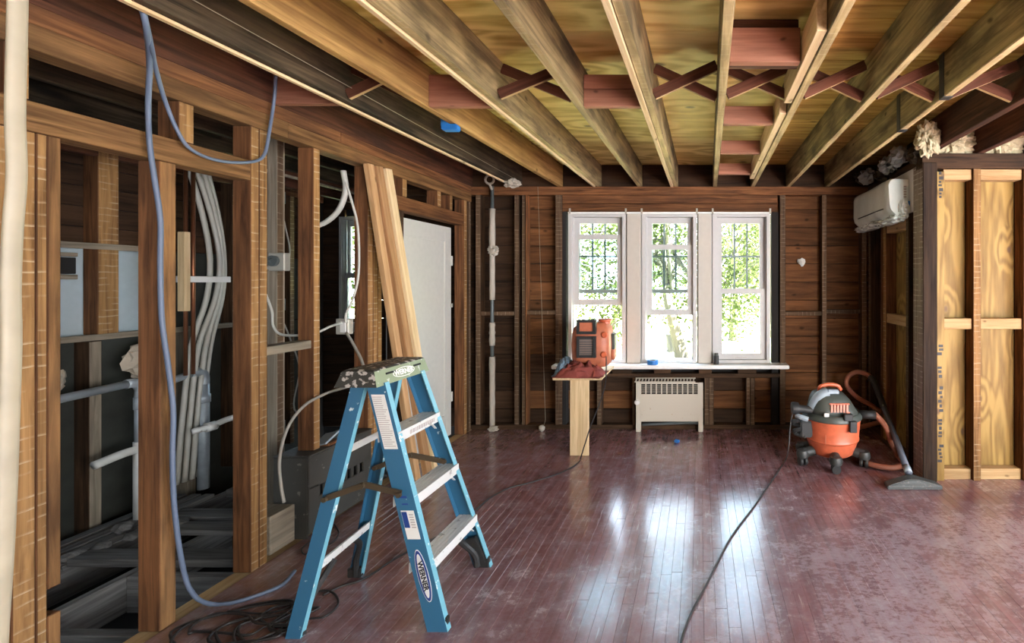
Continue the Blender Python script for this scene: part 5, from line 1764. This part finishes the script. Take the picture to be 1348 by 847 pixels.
# tape roll and can on the stool
c = P(859, 473, 4.78)
t = thing('tape_roll', (c.x, 4.80, .714), 'roll of blue masking tape lying on the window stool', 'tape')
lathe('roll', [(.038, 0), (.058, 0), (.058, .045), (.038, .045), (.038, 0.0)], M['tape_blue'], t, Matrix.Translation((c.x, 4.80, .7145)), 24)
lathe('core', [(.034, 0.001), (.0375, 0.001), (.0375, .044), (.034, .044), (.034, .001)], M['strap'], t, Matrix.Translation((c.x, 4.80, .7145)), 24)
c = P(943, 471, 4.80)
t = thing('can', (c.x, 4.81, .714), 'small black can standing on the window stool before the right window', 'can')
lathe('can_body', [(0, 0), (.026, 0), (.027, .004), (.027, .085), (.024, .09), (0, .09)], M['black'], t, Matrix.Translation((c.x, 4.81, .7145)), 20)
lathe('cap', [(0, 0), (.022, 0), (.022, .022), (.019, .026), (0, .026)], M['vac_lid'], t, Matrix.Translation((c.x, 4.81, .805)), 20)
c = G(891, 583)
tag(blob('tape_scrap', (c.x, c.y, .014), (.024, .02, .016), M['tape_blue'], None, 3, .8, 2, 74, ridged=True), 'scrap of blue tape lying on the floor before the radiator cover', 'scrap')
mb = MB()
c = P(1084, 205, 3.0)
t = thing('joist_strap', (1.33, 2.6, 2.6), 'black metal strap over the last joist on the right', 'strap')
for y in (2.50, 3.05):
    box('band', (jx(j8, y) - JW / 2 - .004, jx(j8, y) - JW / 2 - .0005), (y, y + .05), (ZJ - .004, ZS - .002), M['black'], t, .001)
    box('band_foot', (jx(j8, y) - JW / 2 - .004, jx(j8, y) + JW / 2 + .004), (y, y + .05), (ZJ - .005, ZJ - .001), M['black'], t, .001)

# ------------------------------------------------------------------ garden outside the windows
g = struct('ground_outside', (0, 20, -.55))
box('lawn', (-40, 40), (5.3, 70), (-.65, -.55), M['lawn'], g, 0)


def tree(loc, h, crown, n, mat, label, lean=(0, 0), seed=1, leaf=.12, rt=.16):
    rr = random.Random(seed)
    loc = Vector(loc)
    t = thing('garden_tree', loc, label, 'tree', 'trees outside the windows')
    top = loc + Vector((lean[0], lean[1], h * .72))
    mb = MB()
    mid = loc + (top - loc) * .5 + Vector((lean[0] * .3, 0, 0))
    pth = catmull([loc, loc + (mid - loc) * .5, mid, top], 4)
    vs, fs = tube_geo(pth, rt, 8, [rt * (1 - .7 * k / (len(pth) - 1)) for k in range(len(pth))])
    mb.add(vs, fs)
    cen = []
    NC = 26
    order = list(range(NC)); rr.shuffle(order)
    for k in range(NC):
        a = k * 2.4 + rr.uniform(-.4, .4)
        rad_ = crown * rr.uniform(.15, .95)
        st_ = loc + (top - loc) * rr.uniform(.5, .95)
        e = Vector((top.x + rad_ * math.cos(a), top.y + rad_ * math.sin(a), loc.z + h * (.14 + .82 * (order[k] + .5) / NC)))
        mb.tube([st_, (st_ + e) / 2 + Vector((0, 0, .15)), e], rt * .22, 5, 3)
        cen.append(e)
    mb.build('trunk', M['bark'], t, True)
    vs, fs = [], []
    for k in range(n):
        c = rr.choice(cen)
        rr_ = crown * .36
        p = c + Vector((rr.gauss(0, rr_ * .55), rr.gauss(0, rr_ * .55), rr.gauss(0, rr_ * .5)))
        d = Vector((rr.uniform(-1, 1), rr.uniform(-1, 1), rr.uniform(-.6, .3))).normalized()
        w = d.orthogonal().normalized()
        w = Matrix.Rotation(rr.uniform(0, 6.28), 3, d) @ w
        s = leaf * rr.uniform(.6, 1.3)
        b0 = len(vs)
        vs += [p, p + d * s * .5 + w * s * .32, p + d * s, p + d * s * .5 - w * s * .32]
        fs.append((b0, b0 + 1, b0 + 2, b0 + 3))
    o = obj('foliage', vs, fs, mat, t)
    return t


tree((-.48, 12.6, -.55), 5.0, 2.0, 5000, M['leaf'], 'leaning garden tree seen through the middle window', lean=(-.55, 0), seed=3, rt=.2)
tree((2.9, 11.5, -.55), 4.8, 2.3, 4600, M['leaf2'], 'bright green tree seen through the right window', lean=(-.6, 0), seed=5, rt=.09)
tree((-5.2, 12.5, -.55), 4.8, 2.6, 5000, M['leaf2'], 'green tree seen through the left window', lean=(.9, 0), seed=8, rt=.12)
tree((1.2, 16.5, -.55), 4.8, 2.2, 3600, M['leaf2'], 'pale green tree behind the bright green one in the garden', seed=21, leaf=.16)
tree((3.6, 23, -.55), 6.5, 3.0, 3500, M['leaf2'], 'tree far in the garden behind the bright green one', seed=9, leaf=.2)
tree((-2.6, 23, -.55), 6.8, 3.2, 3000, M['leaf2'], 'tree far in the garden between left and middle windows', seed=12, leaf=.22)
tree((-8.5, 22, -.55), 7.5, 3.4, 5000, M['leaf'], 'tree far in the garden at the left of the left window', seed=13, leaf=.22)
tree((-12.5, 15, -.55), 6.0, 2.6, 3000, M['leaf'], 'tree seen through the window of the stripped room', seed=14, leaf=.2)
c = G(886, 463, -.55)
t = thing('garden_bin', (c.x, c.y, -.55), 'grey bin on the lawn beside the leaning tree', 'bin')
lathe('bin_body', [(0, 0), (.19, 0), (.23, .5), (0, .5)], M['bin'], t, Matrix.Translation((c.x, c.y, -.55)), 16)
lathe('bin_lid', [(0, .5), (.25, .5), (.25, .54), (.1, .58), (0, .58)], M['bin'], t, Matrix.Translation((c.x, c.y, -.55)), 16)
